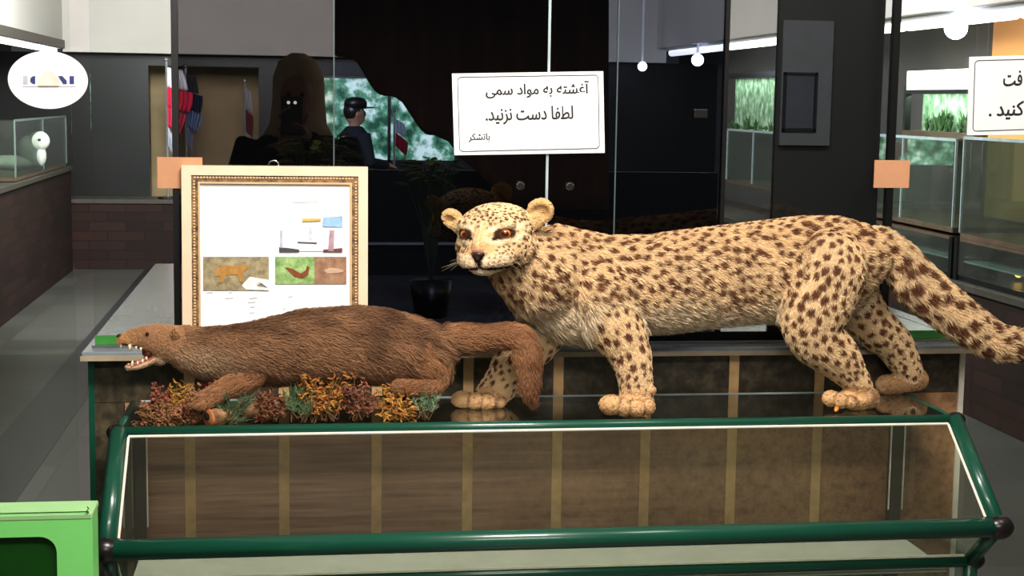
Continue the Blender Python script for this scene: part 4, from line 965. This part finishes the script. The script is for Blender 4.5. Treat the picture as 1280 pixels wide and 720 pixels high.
    for ex in EYES: MB().ell(ex-b*.0065-u*.001, (s*.0180, b*.0145, u*.0138), 20, 14).build('eye', t.m, root, True)
    MB().ell(H(0, .1755, -.028), (s*.0135, b*.006, u*.007), 14, 8).ell(H(0, .174, -.037), (s*.005, b*.005, u*.008), 10, 8).build('nose', mat('nose_leather', (58, 34, 30), 0.35), root, True)
    wb = MB()
    for sg in (-1, 1):
        for q in range(6):
            a0 = H(sg*(.030+.004*(q % 3)), .150-.004*q, -.046-.006*(q//2)); L_ = rng.uniform(.05, .09)
            d = s*sg*.9+b*rng.uniform(-.1, .3)+u*rng.uniform(-.35, .25); wb.tube([a0, a0+d*L_*.5+u*.003, a0+d*L_-u*.008], [.0003, .00022, .0001], 4)
    wb.build('whiskers', mat('whisker', (200, 180, 150), 0.5), root)
    for px, py, Y, d in ((805, 517, .055, (.2, -.9, -.3)), (1046, 503, .085, (-.5, -.8, -.25))):
        p = S(px, py, Y); d = np.array(d); p[2] = ZS+.010; MB().tube([p-d*.006, p+d*.006, p+d*.016], [.007, .006, .001], 10).build('claw', mat('amber_claw', (214, 140, 50), 0.35), root, True)
    return root
build_leopard()

# ------------------------------------------------------------------ the otter
def build_otter():
    base = S(400, 515, .10); base[2] = ZS
    root = thing('stuffed_otter', base, 'brown snarling otter mount on driftwood in front of the framed sheet', 'otter')
    B = Body(); Yo = .115
    B.trunk([(212, 409, 452, .095, .036), (228, 408, 462, .10, .044), (250, 411, 471, .105, .052), (280, 410, 476, .11, .058), (310, 407, 478, .112, .062), (340, 401, 477, .115, .066), (375, 392, 475, .118, .070), (410, 389, 474, .12, .073), (445, 387, 474, .12, .075),
             (480, 390, 476, .12, .075), (510, 397, 478, .12, .072), (535, 405, 478, .12, .064), (552, 412, 466, .118, .048), (566, 414, 448, .115, .032)], 'body')
    B.limb([(540, 430, .118, 20), (575, 424, .112, 17), (605, 422, .105, 14), (635, 420, .095, 13.5), (652, 426, .085, 15), (659, 446, .08, 15.5), (661, 468, .08, 12.5), (662, 488, .08, 9), (665, 500, .08, 4)], 'tail')
    B.limb([(326, 452, .095, 25), (304, 473, .072, 16.5), (280, 486, .05, 11), (262, 497, .035, 9.5), (252, 501, .03, 9)], 'leg')       # near fore leg
    B.limb([(300, 460, .16, 18), (285, 480, .17, 12), (270, 498, .17, 9)], 'leg')
    B.limb([(520, 440, .105, 34), (538, 460, .088, 25), (543, 478, .072, 13), (524, 484, .05, 9), (500, 484, .04, 8)], 'leg')            # near hind leg
    B.limb([(520, 445, .16, 28), (530, 470, .165, 16), (515, 486, .165, 9)], 'leg')
    for k_, dx in enumerate((-7, -2, 3, 8)):                                                                                             # toes of the near fore foot
        B.limb([(252+dx*.4, 502, .028-.004*k_, 3.6), (246+dx*.9, 506, .018-.004*k_, 2.8)], 'leg', n=10)
    # head: skull, muzzle, open jaw
    B.trunk([(160, 414, 430, .078, .013), (168, 411, 433, .079, .018), (180, 408, 440, .082, .027), (196, 406, 447, .087, .034), (214, 407, 453, .093, .038), (232, 409, 463, .10, .044)], 'head')
    B.trunk([(147, 420, 430, .076, .011), (153, 418, 431.5, .077, .016), (162, 415, 433, .078, .019), (174, 411, 434, .08, .024)], 'head')
    B.limb([(200, 446, .087, 11), (190, 450, .083, 10.5), (178, 455.5, .079, 9), (168, 458.5, .077, 7), (161, 458.5, .076, 5)], 'jaw', .5)
    for sg, Y in ((-1, .058), (1, .128)):
        c = S(219, 417, Y); B.m.ell(c, ((.010, 0, .003), (0, .006, 0), (-.003, 0, .012)), 12, 8)
    B.finish()
    MF = vcol('otter_fur', rough=0.75, spec=0.15)
    body = voxel_body(B.m, 'body', 0.0042, 3, MF, root)
    co, nr, tr = mesh_arrays(body.data); G = B.bg[B.region(co)]
    X = lambda px: S(px, 420, .1)[0]; ZP = lambda py: S(300, py, .1)[2]
    def colour(P, N, G):
        n1 = noise_at(P*np.array((.45, 1, 1)), 26); n2 = noise_at(P*np.array((.3, 1, 1)), 75, 4.); n3 = noise_at(P, 8, 2.)
        c = np.tile(lc(150, 110, 80), (len(P), 1))*(1+.28*n2+.1*n3)[:, None]
        up = sstep(.0, .8, N[:, 2])
        dkm = np.clip(up*.95+1.3*n1-.30, 0, 1)*sstep(X(190), X(300), P[:, 0])*np.isin(G, ('body',)); c = c*(1-dkm[:, None]*.85)+lc(66, 42, 30)*dkm[:, None]*.85
        warm = (np.isin(G, ('tail', 'leg'))*.5)[:, None]; c = c*(1-warm)+lc(160, 108, 72)*warm*(1+.2*n2)[:, None]
        tdk = ((G == 'tail')*sstep(X(650), X(668), P[:, 0]-.03*n1))[:, None]*.55; c = c*(1-tdk)+lc(84, 48, 32)*tdk
        thr = sstep(X(330), X(215), P[:, 0])*sstep(ZP(420), ZP(446), P[:, 2]-.01*n1)*np.isin(G, ('body', 'head', 'jaw')); c = c*(1-.75*thr[:, None])+lc(186, 160, 130)*.75*thr[:, None]
        hd = (np.isin(G, ('head', 'body'))*sstep(X(262), X(205), P[:, 0])*.55)[:, None]; c = c*(1-hd)+lc(178, 132, 94)*hd
        snout = (np.isin(G, ('head',))*sstep(X(180), X(155), P[:, 0])*.6)[:, None]; c = c*(1-snout)+lc(214, 160, 104)*snout
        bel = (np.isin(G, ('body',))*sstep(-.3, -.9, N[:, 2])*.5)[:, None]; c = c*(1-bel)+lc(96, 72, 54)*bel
        jw = ((G == 'jaw')*sstep(X(196), X(182), P[:, 0]))[:, None]*.6; c = c*(1-jw)+lc(226, 192, 156)*jw
        # lining of the open mouth: underside of the upper jaw, upper side of the lower one
        mo = (((G == 'head') & (N[:, 2] < -.55) & (P[:, 0] < X(192))) | ((G == 'jaw') & (N[:, 2] > .45)))[:, None]*1.0; c = c*(1-mo)+lc(150, 78, 60)*mo
        return np.clip(c, .003, .9)
    paint(body.data, colour(co, nr, G))
    wt = np.ones(len(co)); wt[nr[:, 1] > .55] = .3; wt[np.isin(G, ('head',))] = 1.8
    P, N = scatter(co, nr, tr, 85000, wt); ri = B.region(P); g = B.bg[ri]; D = B.bt[ri].copy()
    D[g == 'body'] += np.array((.3, 0, -.28)); D[g == 'head'] = np.array((1, 0, -.2))
    mouth = ((g == 'jaw') & (N[:, 2] > .3)) | ((g == 'head') & (N[:, 2] < -.5) & (P[:, 0] < X(192)))
    ln = np.select([g == 'body', g == 'tail', g == 'leg', g == 'head', g == 'jaw'], [.029, .022, .015, .006, .003], .012)
    ln = ln*np.where(g == 'body', .45+.55*sstep(X(230), X(340), P[:, 0]), 1)
    C = colour(P, N, g)*rng.uniform(.72, 1.25, len(P))[:, None]; kp = ~mouth
    fur('fur', P[kp], N[kp], D[kp], ln[kp], np.full(kp.sum(), .34), .0008, np.clip(C[kp], .003, .9), root, MF, .34, .12, root.location)
    # mouth cavity, teeth, nose, eye, whiskers
    a, c, d = S(188, 434, .083), S(193, 445, .085), S(172, 437, .08)
    MB().ell(S(186, 441, .083), ((.016, 0, .004), (0, .020, 0), (-.006, 0, .014)), 14, 10).build('mouth_lining', mat('mouth_flesh', (92, 36, 30), 0.45), root, True)
    MB().ell(S(177, 451, .080), ((.024, 0, .011), (0, .011, 0), (-.002, 0, .005)), 14, 8).build('tongue', mat('tongue_flesh', (176, 112, 92), 0.5), root, True)
    M_tooth = mat('ivory_tooth', (240, 226, 196), 0.35)
    for px, py, Y, L_, r_ in ((151, 431, .068, -.010, .0028), (151.5, 431, .084, -.010, .0028), (162, 432.5, .062, -.014, .0042), (163, 432.5, .094, -.012, .004), (170, 434, .061, -.007, .003), (176, 435.5, .060, -.008, .0034),
                              (160.5, 458, .072, .008, .0024), (161, 458, .080, .008, .0024), (165, 457, .066, .013, .0034), (166, 457, .088, .013, .0034), (172, 455, .067, .008, .003), (178, 452.5, .067, .009, .0036), (183, 449, .068, .009, .0036)):
        p = S(px, py, Y); MB().tube([p-np.array((0, 0, L_*.3)), p+np.array((0, 0, L_*.5)), p+np.array((.001, 0, L_))], [r_, r_*.8, r_*.15], 8).build('tooth', M_tooth, root, True)
    MB().ell(S(149.5, 420, .076), ((.008, 0, .001), (0, .011, 0), (0, 0, .006)), 12, 8).build('nose', mat('otter_nose', (30, 22, 22), 0.3), root, True)
    for px, py, Y in ((184, 417.5, .0545), (184, 417.5, .1095)): MB().ball(S(px, py, Y), .0048, 12, 8).build('eye', mat('dark_eye', (40, 18, 14), 0.1), root, True)
    wb = MB()
    for q in range(5): p = S(157+q*1.5, 424+q*.8, .060); wb.tube([p, p+np.array((.01, -.03, -.004*q)), p+np.array((.035, -.05, -.010*q))], [.0003, .0002, .0001], 4)
    wb.build('whiskers', bpy.data.materials['whisker'], root)
    return root
build_otter()

# ------------------------------------------------------------------ driftwood and dried sprigs round the otter
r = thing('driftwood_log', UZ(380, 520, ZS), 'brown driftwood log with a hollow end lying under the otter', 'log')
kz = 0.0
def on_case(px, py, dz=0.0): p = UZ(px, py, ZS); return p+np.array((0, 0, dz))
Pl = [S(262, 524, .022), S(292, 515, .075), S(345, 507, .10), S(410, 503, .115), S(470, 504, .12), S(520, 501, .125)]
Rl = [.0245, .0235, .021, .019, .019, .013]
for i, p in enumerate(Pl): p[2] = max(p[2], ZS+Rl[i]*.95)
rings = []
for i, p in enumerate(Pl):
    tt = Pl[min(i+1, 5)]-Pl[max(i-1, 0)]; tt /= np.linalg.norm(tt); a = np.cross(tt, (0, 0, 1.)); a /= np.linalg.norm(a); c = np.cross(a, tt)
    rings.append([p+(a*math.cos(q)+c*math.sin(q))*Rl[i]*(1+.10*math.sin(3*q+i)+.05*math.sin(7*q+2*i)) for q in np.linspace(0, 2*math.pi, 20, endpoint=False)])
MB().rings(rings).build('trunk', two('weathered_bark', [(0.3, (86, 58, 36)), (0.6, (150, 108, 70)), (0.8, (176, 138, 96))], 40, 0.8, (0.4, 1, 1), bump=0.6), r, True)
d0 = Pl[0]-Pl[1]; d0 /= np.linalg.norm(d0)
a = np.cross(d0, (0, 0, 1.)); a /= np.linalg.norm(a); c = np.cross(a, d0)
MB().tube([Pl[0]+d0*.002, Pl[0]+d0*.006], [.0245, .020], 20).build('cut_end', mat('orange_cut_wood', (178, 108, 62), 0.6, 0, 0.3, 0.25, 60), r, True)
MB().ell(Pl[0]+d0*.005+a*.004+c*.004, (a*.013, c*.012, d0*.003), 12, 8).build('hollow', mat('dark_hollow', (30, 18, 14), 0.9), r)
def sprig(px0, px1, py0, py1, Y0, Y1, n, cols, kind, label, r0=.0011):
    """a clump of dried twigs rooted on the case top; kind = curl, needle or scale"""
    c = S((px0+px1)/2, py1, (Y0+Y1)/2); c[2] = ZS
    r = thing('dried_sprig', c, label, 'plant', 'dried sprigs round the otter')
    stems = MB(); tips = [MB() for _ in cols]
    zlo = ZS+.002
    for i in range(n):
        Y = random.uniform(Y0, Y1); bx = random.uniform(px0*.75+px1*.25, px0*.25+px1*.75); e = S(random.uniform(px0, px1), random.uniform(py0, py1), Y)
        bs = S(bx, py1, Y); bs[2] = zlo+random.uniform(0, .02); e[2] = max(e[2], zlo); m_ = (bs+e)/2+np.array((random.uniform(-.015, .015), random.uniform(-.01, .01), random.uniform(0, .012)))
        stems.tube([bs, m_, e], [r0*1.3, r0, r0*.6], 5)
        tp = tips[i % len(cols)]
        for q in range(7 if kind != 'needle' else 22):
            w = random.uniform(.25, 1); p = bs*(1-w)**2+m_*2*w*(1-w)+e*w*w; d = np.array((random.gauss(0, 1), random.gauss(0, .8), random.gauss(.15, .8))); d /= np.linalg.norm(d)
            if kind == 'curl':
                L_ = random.uniform(.008, .018); s_ = np.cross(d, (random.random(), random.random(), 1.)); s_ /= np.linalg.norm(s_)
                P = [p, p+d*L_*.5+s_*L_*.25, p+d*L_+s_*L_*.05, p+d*L_*1.1-s_*L_*.3]
                for v in P: v[2] = max(v[2], zlo)
                tp.tube(P, [.0022, .0026, .002, .0012], 5)
            elif kind == 'needle':
                ax = e-bs; ax /= (np.linalg.norm(ax)+1e-9); dd = d*.75+ax*.6; L_ = random.uniform(.010, .020); v = p+dd*L_; v[2] = max(v[2], zlo); tp.tube([p, v], [.0011, .0005], 4)
            else:
                for h_ in range(2):
                    v = p+d*random.uniform(.003, .009); v[2] = max(v[2], zlo+.003); tp.ball(v, random.uniform(.0022, .0042), 6, 4)
    stems.build('stems', mat('dry_twigs_%d' % px0, (104, 74, 48), 0.8, 0, 0.2, 0.2, 60), r)
    for cc, tp in zip(cols, tips):
        if tp.v: tp.build('tips', mat('dried_tips_%d_%d' % (px0, cc[0]), cc, 0.8, 0, 0.2, 0.3, 120), r)
    return r
sprig(180, 218, 475, 505, .05, .11, 26, [(128, 66, 54), (142, 82, 62)], 'scale', 'reddish dried sprig at the left end below the otter jaw')
sprig(205, 240, 474, 508, .05, .11, 22, [(176, 124, 44), (150, 112, 48)], 'curl', 'mustard yellow dried sprig behind the reddish one')
sprig(168, 232, 502, 537, .012,   .055, 70, [(132, 92, 62), (156, 104, 74), (120, 84, 52)], 'curl', 'low brown mossy clump at the left front corner of the case')
sprig(224, 258, 480, 530, .02, .07, 26, [(128, 78, 56), (150, 100, 66)], 'scale', 'brown flowering sprig beside the otter forefoot')
sprig(238, 272, 472, 498, .07, .13, 12, [(126, 60, 50), (110, 62, 50)], 'scale', 'dark red sprig behind the otter forefoot')
sprig(270, 314, 494, 528, .02, .06, 30, [(66, 92, 62), (90, 112, 80)], 'needle', 'green pine sprig right of the hollow log end')
sprig(312, 358, 484, 526, .03, .08, 26, [(108, 66, 48), (130, 78, 54)], 'curl', 'dark brown twig clump under the otter belly')
sprig(354, 392, 486, 514, .03, .07, 24, [(72, 104, 70), (98, 122, 84)], 'needle', 'small green sprig between the brown twigs and the orange clump')
sprig(370, 442, 460, 502, .03, .08, 58, [(174, 122, 56), (146, 88, 46), (160, 104, 50)], 'curl', 'bright orange dried clump under the middle of the otter')
sprig(424, 474, 470, 514, .03, .075, 36, [(136, 84, 62), (116, 70, 54)], 'curl', 'reddish brown dried clump between the two orange clumps')
sprig(472, 524, 480, 527, .02, .06, 46, [(178, 128, 58), (148, 96, 46)], 'curl', 'orange yellow dried clump at the right end of the driftwood')
sprig(512, 546, 484, 508, .03, .06, 26, [(98, 124, 98), (120, 142, 110)], 'needle', 'grey green sprig tip by the otter hind foot')
